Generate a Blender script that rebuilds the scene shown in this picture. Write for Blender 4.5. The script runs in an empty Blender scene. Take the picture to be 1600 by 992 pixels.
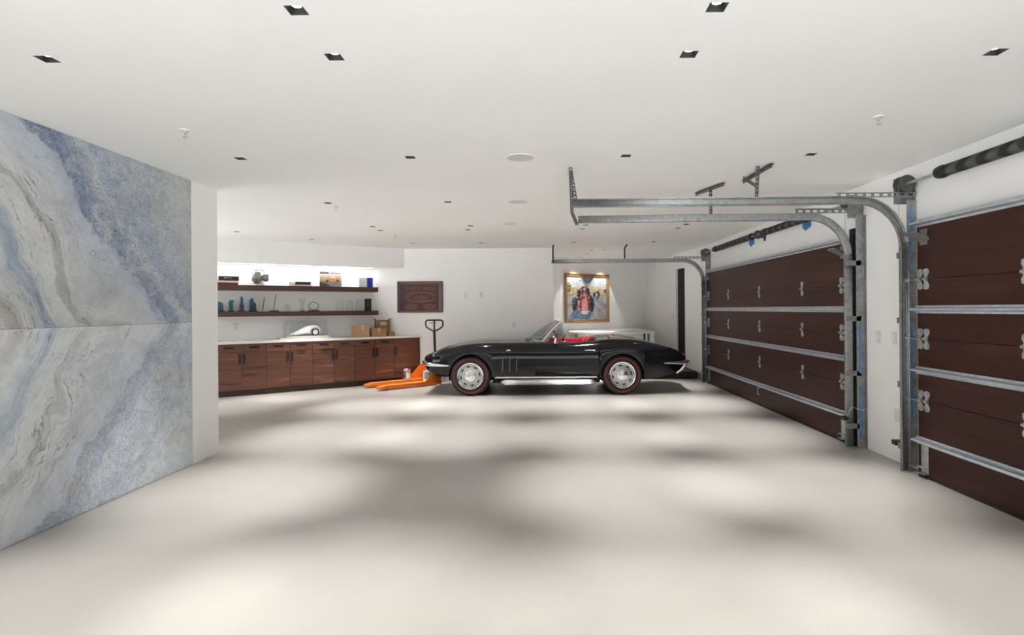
import bpy, bmesh, math, random
from mathutils import Vector, Matrix
random.seed(7)
PI = math.pi
SC = bpy.context.scene
COL = SC.collection

# ------------------------------------------------------------------ camera, world, exposure
F_PX, CX, CY, ROLL, EYE = 890.0, 843.0, 483.0, 0.0074, 1.42
cam_data = bpy.data.cameras.new('camera')
cam_data.sensor_width = 36.0
cam_data.lens = 36.0 * F_PX / 1600.0
cam_data.shift_x = -(CX - 800.0) / 1600.0
cam_data.shift_y = -(496.0 - CY) / 1600.0
cam_data.clip_start = 0.05
cam = bpy.data.objects.new('camera', cam_data)
COL.objects.link(cam)
cam.matrix_world = Matrix.Translation((0, 0, EYE)) @ Matrix.Rotation(PI / 2, 4, 'X') @ Matrix.Rotation(-ROLL, 4, 'Z')
SC.camera = cam

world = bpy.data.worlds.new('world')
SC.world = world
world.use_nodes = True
# unseen surroundings: dim sky above, bright fill added below the horizon for the ceiling
SKY, FILL_BELOW = 0.10, 5.0
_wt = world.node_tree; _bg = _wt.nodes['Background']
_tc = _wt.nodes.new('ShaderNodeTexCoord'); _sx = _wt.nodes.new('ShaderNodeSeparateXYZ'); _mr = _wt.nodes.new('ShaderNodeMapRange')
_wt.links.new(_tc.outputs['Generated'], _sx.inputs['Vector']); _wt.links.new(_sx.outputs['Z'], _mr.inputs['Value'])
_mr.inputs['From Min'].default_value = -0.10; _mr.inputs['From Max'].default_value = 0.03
_mr.inputs['To Min'].default_value = FILL_BELOW; _mr.inputs['To Max'].default_value = SKY
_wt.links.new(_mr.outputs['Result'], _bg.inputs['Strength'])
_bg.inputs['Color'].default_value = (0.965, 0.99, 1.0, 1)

SC.view_settings.view_transform = 'Standard'
SC.view_settings.look = 'None'
SC.view_settings.gamma = 1.0
SC.view_settings.use_curve_mapping = False
SC.view_settings.exposure = 0.45
SC.cycles.diffuse_bounces = 7
SC.cycles.max_bounces = 14
SC.cycles.transparent_max_bounces = 12
SC.cycles.use_denoising = True

SPOT_W = 330.0
SPOT_COL = (1.0, 1.0, 1.0)
SPOT_DEG, SPOT_BLEND = 52, 0.95

# ------------------------------------------------------------------ helpers
def tag(o, label=None, cat=None, group=None, kind=None):
    if label: o['label'] = label
    if cat: o['category'] = cat
    if group: o['group'] = group
    if kind: o['kind'] = kind
    return o

def empty(name, loc=(0, 0, 0), rz=0.0, label=None, cat=None, group=None, kind=None):
    o = bpy.data.objects.new(name, None)
    o.empty_display_size = 0.1
    COL.objects.link(o)
    o.location = loc
    o.rotation_euler = (0, 0, rz)
    return tag(o, label, cat, group, kind)

class MB:
    """collects verts and faces, then links them as one mesh object"""
    def __init__(self):
        self.v = []; self.f = []; self.m = []; self.cur = 0
    def add(self, vs, fs, mi=None):
        b = len(self.v)
        self.v += [tuple(p) for p in vs]
        for f in fs:
            self.f.append(tuple(b + i for i in f)); self.m.append(self.cur if mi is None else mi)
        return self
    def box(self, x0, x1, y0, y1, z0, z1, mi=None):
        vs = [(x, y, z) for z in (z0, z1) for y in (y0, y1) for x in (x0, x1)]
        return self.add(vs, [(0, 2, 3, 1), (4, 5, 7, 6), (0, 1, 5, 4), (2, 6, 7, 3), (0, 4, 6, 2), (1, 3, 7, 5)], mi)
    def prism(self, poly, z0, z1, mi=None, axis='z'):
        n = len(poly)
        def P(a, b, h):
            return (a, b, h) if axis == 'z' else ((a, h, b) if axis == 'y' else (h, a, b))
        vs = [P(a, b, z0) for a, b in poly] + [P(a, b, z1) for a, b in poly]
        fs = [tuple(reversed(range(n))), tuple(range(n, 2 * n))]
        fs += [(i, (i + 1) % n, n + (i + 1) % n, n + i) for i in range(n)]
        return self.add(vs, fs, mi)
    def tube(self, path, r, n=10, closed=False, mi=None, cap=True, rs=None):
        pts = [Vector(p) for p in path]; L = len(pts); rings = []
        prev = None
        for i, p in enumerate(pts):
            if closed: t = pts[(i + 1) % L] - pts[i - 1]
            elif i == 0: t = pts[1] - p
            elif i == L - 1: t = p - pts[i - 1]
            else: t = (pts[i + 1] - p).normalized() + (p - pts[i - 1]).normalized()
            t.normalize()
            if prev is None:
                up = Vector((0, 0, 1)) if abs(t.z) < 0.9 else Vector((1, 0, 0))
            else: up = prev
            s = t.cross(up); s.normalize(); u = s.cross(t); u.normalize(); prev = u
            rr = rs[i] if rs else r
            rings.append([p + (s * math.cos(a) + u * math.sin(a)) * rr for a in [2 * PI * k / n for k in range(n)]])
        vs = [q for R in rings for q in R]; fs = []
        for i in range(L if closed else L - 1):
            j = (i + 1) % L
            for k in range(n):
                fs.append((i * n + k, i * n + (k + 1) % n, j * n + (k + 1) % n, j * n + k))
        if not closed and cap:
            fs.append(tuple(reversed(range(n)))); fs.append(tuple((L - 1) * n + k for k in range(n)))
        return self.add(vs, fs, mi)
    def lathe(self, prof, axis='z', c=(0, 0, 0), n=24, mi=None, a0=0.0, a1=2 * PI, cap=True):
        """prof: (radius, height) pairs turned about an axis through c"""
        full = abs(a1 - a0 - 2 * PI) < 1e-6
        m = n if full else n + 1
        vs = []
        for r, h in prof:
            for k in range(m):
                a = a0 + (a1 - a0) * k / n
                x, y = r * math.cos(a), r * math.sin(a)
                p = (x, y, h) if axis == 'z' else ((x, h, y) if axis == 'y' else (h, x, y))
                vs.append((p[0] + c[0], p[1] + c[1], p[2] + c[2]))
        fs = []
        for i in range(len(prof) - 1):
            for k in range(n):
                k2 = (k + 1) % m
                fs.append((i * m + k, i * m + k2, (i + 1) * m + k2, (i + 1) * m + k))
        if full and cap:
            if prof[0][0] > 1e-6: fs.append(tuple(reversed(range(m))))
            if prof[-1][0] > 1e-6: fs.append(tuple((len(prof) - 1) * m + k for k in range(m)))
        return self.add(vs, fs, mi)
    def grid(self, rows, mi=None, closed=False):
        n = len(rows[0]); vs = [p for r in rows for p in r]; fs = []
        for i in range(len(rows) - 1):
            for k in range(n if closed else n - 1):
                k2 = (k + 1) % n
                fs.append((i * n + k, i * n + k2, (i + 1) * n + k2, (i + 1) * n + k))
        return self.add(vs, fs, mi)
    def build(self, name, mats, parent=None, bevel=0.0, smooth=None, recalc=True, seg=2, weld=True):
        me = bpy.data.meshes.new(name)
        me.from_pydata(self.v, [], self.f)
        mats = mats if isinstance(mats, (list, tuple)) else [mats]
        for m in mats: me.materials.append(m)
        for p, mi in zip(me.polygons, self.m): p.material_index = mi
        bm = bmesh.new(); bm.from_mesh(me)
        if weld: bmesh.ops.remove_doubles(bm, verts=bm.verts, dist=1e-5)
        if recalc: bmesh.ops.recalc_face_normals(bm, faces=bm.faces)
        bm.to_mesh(me); bm.free()
        if smooth is not None:
            me.shade_smooth()
            me.set_sharp_from_angle(angle=math.radians(smooth))
        o = bpy.data.objects.new(name, me)
        COL.objects.link(o)
        if parent is not None: o.parent = parent
        if bevel > 0:
            b = o.modifiers.new('bevel', 'BEVEL'); b.width = bevel; b.segments = seg; b.limit_method = 'ANGLE'
        return o

def copy_tree(o, parent=None):
    c = o.copy(); COL.objects.link(c)
    c.parent = parent
    if parent is not None: c.matrix_parent_inverse = o.matrix_parent_inverse.copy()
    for ch in list(o.children): copy_tree(ch, c)
    return c

def lerp(a, b, t): return a + (b - a) * t
def pchip(xs, ys, x):
    """monotone smooth interpolation through key stations"""
    if x <= xs[0]: return ys[0]
    if x >= xs[-1]: return ys[-1]
    n = len(xs)
    d = [(ys[i + 1] - ys[i]) / (xs[i + 1] - xs[i]) for i in range(n - 1)]
    def sl(i):
        if i == 0: return d[0]
        if i == n - 1: return d[-1]
        if d[i - 1] * d[i] <= 0: return 0.0
        return 2 * d[i - 1] * d[i] / (d[i - 1] + d[i])
    for i in range(n - 1):
        if xs[i] <= x <= xs[i + 1]:
            h = xs[i + 1] - xs[i]; t = (x - xs[i]) / h
            return ((2 * t**3 - 3 * t**2 + 1) * ys[i] + (t**3 - 2 * t**2 + t) * h * sl(i)
                    + (-2 * t**3 + 3 * t**2) * ys[i + 1] + (t**3 - t**2) * h * sl(i + 1))

# ------------------------------------------------------------------ materials
def new_mat(name):
    m = bpy.data.materials.new(name); m.use_nodes = True
    nt = m.node_tree; b = nt.nodes['Principled BSDF']
    return m, nt, b
def N(nt, t, **kw):
    n = nt.nodes.new(t)
    for k, v in kw.items(): setattr(n, k, v)
    return n
def ramp(nt, stops, interp='LINEAR'):
    r = nt.nodes.new('ShaderNodeValToRGB'); e = r.color_ramp; e.interpolation = interp
    e.elements[0].position, e.elements[0].color = stops[0][0], (*stops[0][1], 1)
    e.elements[1].position, e.elements[1].color = stops[-1][0], (*stops[-1][1], 1)
    for p, c in stops[1:-1]:
        x = e.elements.new(p); x.color = (*c, 1)
    return r
def pmat(name, col, rough=0.5, metal=0.0, var=0.06, scale=9.0, bump=0.0, coat=0.0, stretch=(1, 1, 1), spec=0.5, rvar=0.0):
    m, nt, b = new_mat(name)
    tc = N(nt, 'ShaderNodeTexCoord'); mp = N(nt, 'ShaderNodeMapping')
    mp.inputs['Scale'].default_value = stretch
    nt.links.new(tc.outputs['Object'], mp.inputs['Vector'])
    nz = N(nt, 'ShaderNodeTexNoise'); nz.inputs['Scale'].default_value = scale; nz.inputs['Detail'].default_value = 5
    nt.links.new(mp.outputs['Vector'], nz.inputs['Vector'])
    r = ramp(nt, [(0.3, tuple(max(0, c * (1 - var)) for c in col)), (0.7, tuple(min(1, c * (1 + var)) for c in col))])
    nt.links.new(nz.outputs['Fac'], r.inputs['Fac'])
    nt.links.new(r.outputs['Color'], b.inputs['Base Color'])
    b.inputs['Roughness'].default_value = rough; b.inputs['Metallic'].default_value = metal
    b.inputs['Coat Weight'].default_value = coat; b.inputs['Coat Roughness'].default_value = 0.04
    b.inputs['Specular IOR Level'].default_value = spec
    if rvar:
        mr = N(nt, 'ShaderNodeMapRange'); mr.inputs['To Min'].default_value = rough - rvar; mr.inputs['To Max'].default_value = rough + rvar
        nt.links.new(nz.outputs['Fac'], mr.inputs['Value']); nt.links.new(mr.outputs['Result'], b.inputs['Roughness'])
    if bump:
        bp = N(nt, 'ShaderNodeBump'); bp.inputs['Strength'].default_value = bump; bp.inputs['Distance'].default_value = 0.01
        nt.links.new(nz.outputs['Fac'], bp.inputs['Height']); nt.links.new(bp.outputs['Normal'], b.inputs['Normal'])
    return m
def glass(name, tint=(1, 1, 1), rough=0.02, alpha=0.25, refl=1.0):
    """thin clear sheet: mostly transparent with a glossy reflection"""
    m = bpy.data.materials.new(name); m.use_nodes = True; nt = m.node_tree; nt.nodes.clear()
    out = N(nt, 'ShaderNodeOutputMaterial'); mix = N(nt, 'ShaderNodeMixShader')
    tr = N(nt, 'ShaderNodeBsdfTransparent'); gl = N(nt, 'ShaderNodeBsdfGlossy'); fr = N(nt, 'ShaderNodeLayerWeight'); pw = N(nt, 'ShaderNodeMath', operation='POWER'); ma = N(nt, 'ShaderNodeMath', operation='MULTIPLY_ADD')
    nz = N(nt, 'ShaderNodeTexNoise'); nz.inputs['Scale'].default_value = 3
    mr = N(nt, 'ShaderNodeMapRange'); mr.inputs['To Min'].default_value = rough; mr.inputs['To Max'].default_value = rough + 0.02
    nt.links.new(nz.outputs['Fac'], mr.inputs['Value']); nt.links.new(mr.outputs['Result'], gl.inputs['Roughness'])
    tr.inputs['Color'].default_value = (*tint, 1)
    pw.inputs[1].default_value = 4.0; ma.inputs[1].default_value = 0.5 * refl; ma.inputs[2].default_value = 0.035 * refl
    nt.links.new(fr.outputs['Facing'], pw.inputs[0]); nt.links.new(pw.outputs['Value'], ma.inputs[0])
    nt.links.new(ma.outputs['Value'], mix.inputs['Fac']); nt.links.new(tr.outputs['BSDF'], mix.inputs[1]); nt.links.new(gl.outputs['BSDF'], mix.inputs[2])
    nt.links.new(mix.outputs['Shader'], out.inputs['Surface'])
    return m
def emat(name, col, s):
    m, nt, b = new_mat(name)
    b.inputs['Base Color'].default_value = (*col, 1)
    b.inputs['Emission Color'].default_value = (*col, 1); b.inputs['Emission Strength'].default_value = s
    return m

M = {}
M['wall'] = pmat('wall_paint', (0.885, 0.88, 0.87), 0.75, var=0.015, scale=2.0, bump=0.02)
M['ceil'] = pmat('ceiling_paint', (0.90, 0.895, 0.88), 0.85, var=0.012, scale=1.2)
M['galv'] = pmat('galvanised_steel', (0.50, 0.52, 0.54), 0.42, 0.85, var=0.22, scale=22, rvar=0.1)
M['rail'] = pmat('galvanised_rail', (0.34, 0.345, 0.345), 0.48, 0.85, var=0.22, scale=22, rvar=0.1)
M['strut'] = pmat('bright_galvanised_strut', (0.60, 0.65, 0.70), 0.36, 0.75, var=0.15, scale=18, rvar=0.08)
M['galvd'] = pmat('dull_steel', (0.26, 0.26, 0.255), 0.5, 0.7, var=0.2, scale=25)
M['darkst'] = pmat('dark_punched_steel', (0.085, 0.085, 0.085), 0.5, 0.5, var=0.25, scale=30)
M['black'] = pmat('black_paint', (0.012, 0.012, 0.013), 0.45, var=0.2)
M['blackm'] = pmat('matt_black', (0.008, 0.008, 0.008), 0.8, var=0.2)
M['chrome'] = pmat('chrome', (0.86, 0.86, 0.87), 0.12, 1.0, var=0.03, scale=6)
M['trim'] = pmat('polished_trim', (0.80, 0.80, 0.80), 0.30, 0.6, var=0.03)
M['wheelface'] = pmat('wheel_silver', (0.50, 0.50, 0.50), 0.33, 0.7, var=0.08)
M['brushed'] = pmat('brushed_metal', (0.62, 0.62, 0.62), 0.32, 1.0, var=0.08, scale=20)
M['carblack'] = pmat('black_car_paint', (0.005, 0.0055, 0.007), 0.09, 0.0, var=0.05, scale=3, spec=0.45)
M['rubber'] = pmat('tyre_rubber', (0.014, 0.013, 0.013), 0.7, var=0.15, scale=30)
M['redline'] = pmat('red_stripe', (0.20, 0.014, 0.03), 0.6)
M['redlea'] = pmat('red_upholstery', (0.42, 0.018, 0.035), 0.4, var=0.1, scale=14, bump=0.1)
M['orange'] = pmat('orange_enamel', (0.78, 0.20, 0.022), 0.38, var=0.1, scale=12)
M['card'] = pmat('cardboard', (0.46, 0.29, 0.15), 0.8, var=0.1, scale=10)
M['cardd'] = pmat('brown_cardboard', (0.26, 0.145, 0.07), 0.8, var=0.12, scale=10)
M['tape'] = pmat('packing_tape', (0.60, 0.46, 0.28), 0.3, var=0.05)
M['white'] = pmat('white_gloss', (0.82, 0.82, 0.80), 0.3, var=0.02)
M['quartz'] = pmat('white_quartz_top', (0.80, 0.80, 0.79), 0.22, var=0.04, scale=6)
M['plate'] = pmat('white_plastic', (0.74, 0.735, 0.72), 0.4, var=0.02)
M['bluefilm'] = pmat('blue_film', (0.07, 0.24, 0.56), 0.35, var=0.2, scale=12)
M['grey'] = pmat('grey_panel', (0.18, 0.18, 0.18), 0.5)
M['gold'] = pmat('gilded_wood', (0.36, 0.20, 0.075), 0.42, 0.35, var=0.3, scale=30, bump=0.25)
M['teal'] = pmat('teal_crystal', (0.03, 0.15, 0.17), 0.08, var=0.35, scale=14, coat=0.6)
M['bluec'] = pmat('blue_crystal', (0.025, 0.085, 0.17), 0.08, var=0.5, scale=14, coat=0.6)
M['clear'] = glass('clear_crystal', (0.95, 0.96, 0.962), 0.03, refl=1.3)
M['case'] = glass('clear_acrylic', (0.985, 0.987, 0.988), 0.02)
M['wind'] = glass('windscreen_glass', (0.60, 0.68, 0.66), 0.01, refl=1.0)

def walnut(name, dark, light, axis=(0.9, 9, 16), rough=0.38):
    m, nt, b = new_mat(name)
    tc = N(nt, 'ShaderNodeTexCoord'); mp = N(nt, 'ShaderNodeMapping'); oi = N(nt, 'ShaderNodeObjectInfo')
    mp.inputs['Scale'].default_value = axis
    ml = N(nt, 'ShaderNodeMath', operation='MULTIPLY'); ml.inputs[1].default_value = 13.0
    nt.links.new(oi.outputs['Random'], ml.inputs[0]); cmb = N(nt, 'ShaderNodeCombineXYZ')
    for i in range(3): nt.links.new(ml.outputs['Value'], cmb.inputs[i])
    nt.links.new(cmb.outputs['Vector'], mp.inputs['Location'])
    nt.links.new(tc.outputs['Object'], mp.inputs['Vector'])
    nz = N(nt, 'ShaderNodeTexNoise'); nz.inputs['Scale'].default_value = 1.0; nz.inputs['Detail'].default_value = 7; nz.inputs['Distortion'].default_value = 0.5
    nt.links.new(mp.outputs['Vector'], nz.inputs['Vector'])
    mid = tuple((a + c) / 2 for a, c in zip(dark, light))
    r = ramp(nt, [(0.28, dark), (0.48, mid), (0.56, tuple(c * .8 for c in mid)), (0.74, light)])
    nt.links.new(nz.outputs['Fac'], r.inputs['Fac']); nt.links.new(r.outputs['Color'], b.inputs['Base Color'])
    b.inputs['Roughness'].default_value = rough
    return m
M['walnut'] = walnut('walnut_veneer', (0.018, 0.006, 0.004), (0.27, 0.105, 0.060), axis=(0.7, 9, 13))
M['walnutd'] = walnut('walnut_shelf', (0.035, 0.016, 0.011), (0.12, 0.055, 0.035))
M['doorwood'] = walnut('stained_door_wood', (0.026, 0.0082, 0.0058), (0.068, 0.0215, 0.014), axis=(3, 0.55, 9), rough=0.42)
M['doorwood'].node_tree.nodes['Principled BSDF'].inputs['Specular IOR Level'].default_value = 0.22

def floor_mat():
    m, nt, b = new_mat('epoxy_floor')
    tc = N(nt, 'ShaderNodeTexCoord')
    n1 = N(nt, 'ShaderNodeTexNoise'); n1.inputs['Scale'].default_value = 0.9; n1.inputs['Detail'].default_value = 8; n1.inputs['Roughness'].default_value = 0.6
    n2 = N(nt, 'ShaderNodeTexNoise'); n2.inputs['Scale'].default_value = 30; n2.inputs['Detail'].default_value = 4
    n3 = N(nt, 'ShaderNodeTexNoise'); n3.inputs['Scale'].default_value = 1.7; n3.inputs['Detail'].default_value = 10; n3.inputs['Distortion'].default_value = 1.6
    for n in (n1, n2, n3): nt.links.new(tc.outputs['Object'], n.inputs['Vector'])
    r1 = ramp(nt, [(0.3, (0.325, 0.304, 0.274)), (0.7, (0.375, 0.354, 0.324))])
    nt.links.new(n1.outputs['Fac'], r1.inputs['Fac'])
    r3 = ramp(nt, [(0.0, (1, 1, 1)), (0.66, (1, 1, 1)), (0.80, (0.90, 0.88, 0.86))])
    nt.links.new(n3.outputs['Fac'], r3.inputs['Fac'])
    mx = N(nt, 'ShaderNodeMix', data_type='RGBA', blend_type='MULTIPLY'); mx.inputs['Factor'].default_value = 1.0
    nt.links.new(r1.outputs['Color'], mx.inputs['A']); nt.links.new(r3.outputs['Color'], mx.inputs['B'])
    nt.links.new(mx.outputs['Result'], b.inputs['Base Color'])
    mr = N(nt, 'ShaderNodeMapRange'); mr.inputs['To Min'].default_value = 0.24; mr.inputs['To Max'].default_value = 0.42
    nt.links.new(n1.outputs['Fac'], mr.inputs['Value']); nt.links.new(mr.outputs['Result'], b.inputs['Roughness'])
    b.inputs['Specular IOR Level'].default_value = 0.25
    bp = N(nt, 'ShaderNodeBump'); bp.inputs['Strength'].default_value = 0.10; bp.inputs['Distance'].default_value = 0.004
    nt.links.new(n2.outputs['Fac'], bp.inputs['Height']); nt.links.new(bp.outputs['Normal'], b.inputs['Normal'])
    return m
M['floor'] = floor_mat()

def marble_mat(name, pale):
    """vein stone; the band coordinate runs diagonally and mirrors at the slab joint"""
    m, nt, b = new_mat(name)
    L = nt.links.new
    def math_(op, a, c=None, d=None):
        n = N(nt, 'ShaderNodeMath', operation=op)
        for i, x in enumerate((a, c, d)):
            if x is None: continue
            if isinstance(x, (int, float)): n.inputs[i].default_value = x
            else: L(x, n.inputs[i])
        return n.outputs['Value']
    tc = N(nt, 'ShaderNodeTexCoord'); sx = N(nt, 'ShaderNodeSeparateXYZ')
    L(tc.outputs['Object'], sx.inputs['Vector'])
    s = sx.outputs['Y']; v = math_('ABSOLUTE', sx.outputs['Z'])       # object origin sits on the joint
    cmb = N(nt, 'ShaderNodeCombineXYZ'); L(s, cmb.inputs[0]); L(v, cmb.inputs[1])
    cmb.inputs[2].default_value = 0.35 if pale else 0.0
    P = cmb.outputs['Vector']
    def noise(scale, detail=6, rough=0.55, vec=P, dist=0.0):
        n = N(nt, 'ShaderNodeTexNoise'); n.inputs['Scale'].default_value = scale; n.inputs['Detail'].default_value = detail
        n.inputs['Roughness'].default_value = rough; n.inputs['Distortion'].default_value = dist
        L(vec, n.inputs['Vector']); return n.outputs['Fac']
    w1 = noise(1.0, 3); w2 = noise(3.6, 5)
    # a swirl of the bands around a centre at the joint
    ds = math_('SUBTRACT', s, 3.98); dv = math_('SUBTRACT', v, 0.16)
    rr = math_('SQRT', math_('ADD', math_('MULTIPLY', ds, ds), math_('MULTIPLY', dv, dv)))
    sw = math_('MULTIPLY', math_('POWER', 2.718, math_('MULTIPLY', math_('MULTIPLY', rr, rr), -7.0)), 0.42)
    band = math_('ADD', math_('ADD', v, math_('MULTIPLY', s, 1.02)),
                 math_('ADD', math_('MULTIPLY', math_('SUBTRACT', w1, 0.5), 0.75), math_('MULTIPLY', math_('SUBTRACT', w2, 0.5), 0.30)))
    band = math_('ADD', band, sw)
    t = math_('DIVIDE', math_('SUBTRACT', band, 3.3), 3.4)             # 0..1 across the stone
    al = math_('SUBTRACT', s, math_('MULTIPLY', v, 0.95))
    st_ = N(nt, 'ShaderNodeCombineXYZ'); L(math_('MULTIPLY', band, 11.0), st_.inputs[0]); L(math_('MULTIPLY', al, 1.3), st_.inputs[1])
    streak = noise(1.0, 8, 0.65, st_.outputs['Vector'], 0.6)
    st2 = N(nt, 'ShaderNodeCombineXYZ'); L(math_('MULTIPLY', band, 34.0), st2.inputs[0]); L(math_('MULTIPLY', al, 3.0), st2.inputs[1])
    fine = noise(1.0, 6, 0.7, st2.outputs['Vector'], 0.8)
    t = math_('ADD', t, math_('MULTIPLY', math_('SUBTRACT', streak, 0.5), 0.10))
    stops = [(0.00, (0.40, 0.37, 0.35)), (0.07, (0.50, 0.48, 0.46)), (0.13, (0.34, 0.32, 0.31)), (0.17, (0.53, 0.54, 0.54)), (0.22, (0.42, 0.46, 0.49)),
             (0.26, (0.22, 0.28, 0.37)), (0.29, (0.50, 0.53, 0.53)), (0.34, (0.54, 0.54, 0.53)), (0.36, (0.33, 0.34, 0.35)), (0.385, (0.53, 0.54, 0.54)),
             (0.43, (0.44, 0.46, 0.49)), (0.47, (0.43, 0.47, 0.54)), (0.505, (0.41, 0.45, 0.53)), (0.52, (0.20, 0.25, 0.36)), (0.565, (0.27, 0.32, 0.42)), (0.60, (0.44, 0.47, 0.51)),
             (0.63, (0.30, 0.36, 0.46)), (0.72, (0.37, 0.42, 0.48)), (0.82, (0.42, 0.46, 0.48)), (0.93, (0.45, 0.49, 0.50)), (1.0, (0.46, 0.49, 0.49))]
    if pale: stops = [(p, tuple(min(1, lerp(c, q, 0.38)) for c, q in zip(col, (0.52, 0.56, 0.61)))) for p, col in stops]
    gain = 1.30 if pale else 1.10
    stops = [(p, tuple(min(0.92, c * gain) for c in col)) for p, col in stops]
    r = ramp(nt, stops); L(t, r.inputs['Fac'])
    # fine streaks and dark veins following the bands
    fr_ = ramp(nt, [(0.28, (0.66, 0.67, 0.69)), (0.40, (0.95, 0.95, 0.95)), (0.58, (1, 1, 1)), (0.72, (1.12, 1.12, 1.1))]); L(fine, fr_.inputs['Fac'])
    mf = N(nt, 'ShaderNodeMix', data_type='RGBA', blend_type='MULTIPLY'); mf.inputs['Factor'].default_value = 0.9
    L(r.outputs['Color'], mf.inputs['A']); L(fr_.outputs['Color'], mf.inputs['B'])
    vein = math_('ABSOLUTE', math_('SUBTRACT', noise(1.0, 3, 0.5, st_.outputs['Vector'], 1.2), 0.5))
    vr = ramp(nt, [(0.0, (0.40, 0.40, 0.42)), (0.018, (1, 1, 1)), (1.0, (1, 1, 1))]); L(vein, vr.inputs['Fac'])
    mask = ramp(nt, [(0.46, (0, 0, 0)), (0.58, (1, 1, 1))]); L(noise(2.3, 4), mask.inputs['Fac'])
    tm = ramp(nt, [(0.50, (1, 1, 1)), (0.56, (0.15, 0.15, 0.15))]); L(t, tm.inputs['Fac'])
    mk = math_('MULTIPLY', mask.outputs['Color'], tm.outputs['Color'])
    mx = N(nt, 'ShaderNodeMix', data_type='RGBA', blend_type='MULTIPLY')
    L(mk, mx.inputs['Factor']); L(mf.outputs['Result'], mx.inputs['A']); L(vr.outputs['Color'], mx.inputs['B'])
    # crystalline grain in the blue half
    g = noise(62, 3, 0.8); gb = noise(16, 6, 0.75)
    gr = ramp(nt, [(0.37, (0.22, 0.28, 0.42)), (0.455, (0.74, 0.78, 0.85)), (0.52, (1.02, 1.02, 1.02)), (0.60, (1.30, 1.28, 1.24)), (0.68, (1.5, 1.46, 1.40))]); L(math_('ADD', math_('MULTIPLY', g, 0.62), math_('MULTIPLY', gb, 0.38)), gr.inputs['Fac'])
    gm = ramp(nt, [(0.495, (0.14, 0.14, 0.14)), (0.52, (1, 1, 1)), (0.84, (0.75, 0.75, 0.75)), (0.97, (0.3, 0.3, 0.3))]); L(t, gm.inputs['Fac'])
    mx2 = N(nt, 'ShaderNodeMix', data_type='RGBA', blend_type='MULTIPLY')
    L(math_('MULTIPLY', gm.outputs['Color'], 0.6 if pale else 0.9), mx2.inputs['Factor']); L(mx.outputs['Result'], mx2.inputs['A']); L(gr.outputs['Color'], mx2.inputs['B'])
    pn = noise(4.2, 7, 0.68, P, 0.9)
    pr_ = ramp(nt, [(0.50, (0, 0, 0)), (0.60, (1, 1, 1))]); L(pn, pr_.inputs['Fac'])
    g2 = ramp(nt, [(0.42, (0.33, 0.34, 0.37)), (0.52, (0.55, 0.56, 0.56)), (0.62, (0.66, 0.66, 0.65))]); L(math_('ADD', math_('MULTIPLY', g, 0.5), math_('MULTIPLY', fine, 0.5)), g2.inputs['Fac'])
    mx3 = N(nt, 'ShaderNodeMix', data_type='RGBA'); L(math_('MULTIPLY', math_('MULTIPLY', pr_.outputs['Color'], gm.outputs['Color']), 0.62), mx3.inputs['Factor'])
    L(mx2.outputs['Result'], mx3.inputs['A']); L(g2.outputs['Color'], mx3.inputs['B'])
    # darker mineral specks and smoky clouds over everything
    sk = noise(21, 7, 0.8, P, 0.5); sr_ = ramp(nt, [(0.30, (0.62, 0.64, 0.68)), (0.42, (1, 1, 1)), (1, (1, 1, 1))]); L(sk, sr_.inputs['Fac'])
    cl_ = ramp(nt, [(0.32, (0.78, 0.78, 0.79)), (0.55, (1.02, 1.02, 1.01)), (0.75, (1.10, 1.09, 1.07))]); L(noise(2.6, 8, 0.7, P, 1.4), cl_.inputs['Fac'])
    m4 = N(nt, 'ShaderNodeMix', data_type='RGBA', blend_type='MULTIPLY'); m4.inputs['Factor'].default_value = 1.0; L(mx3.outputs['Result'], m4.inputs['A']); L(sr_.outputs['Color'], m4.inputs['B'])
    m5 = N(nt, 'ShaderNodeMix', data_type='RGBA', blend_type='MULTIPLY'); m5.inputs['Factor'].default_value = 1.0; L(m4.outputs['Result'], m5.inputs['A']); L(cl_.outputs['Color'], m5.inputs['B'])
    hs = N(nt, 'ShaderNodeHueSaturation'); hs.inputs['Saturation'].default_value = 0.88; L(m5.outputs['Result'], hs.inputs['Color'])
    L(hs.outputs['Color'], b.inputs['Base Color'])
    b.inputs['Roughness'].default_value = 0.33; b.inputs['Specular IOR Level'].default_value = 0.3
    return m
M['marble'] = marble_mat('blue_veined_stone', False)
M['marblep'] = marble_mat('pale_blue_veined_stone', True)

# ------------------------------------------------------------------ dimensions of the place
FRONT = -1.3                     # shell left open behind the viewer so the added fill gets in
CE = 2.645                      # ceiling height
XL, XR = -3.24, 3.27            # side walls
ZB = 11.40                      # back wall
ANG = math.radians(35.5)        # the angled wall behind the cabinets
C0 = Vector((-3.32, ZB, 0))     # where it meets the back wall
D_ = Vector((math.cos(ANG), math.sin(ANG), 0)); N_ = Vector((math.sin(ANG), -math.cos(ANG), 0))
def A(x, out, z=0.0):           # x along the angled wall (negative = away from the corner), out = distance into the room
    p = C0 + D_ * x + N_ * out
    return Vector((p.x, p.y, z))
def px_to_x(px, out):           # local x on a plane parallel to the angled wall seen at image column px
    o = C0 + N_ * out; k = (px - CX) / F_PX
    return (k * o.y - o.x) / (D_.x - k * D_.y)

# ------------------------------------------------------------------ room shell
def struct(name, mb, mat, label=None, **kw):
    o = mb.build(name, mat, **kw); o['kind'] = 'structure'
    if label: o['label'] = label
    return o
struct('floor', MB().box(-7.5, 4.5, FRONT, 17, -0.1, 0.0), M['floor'])

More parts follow.
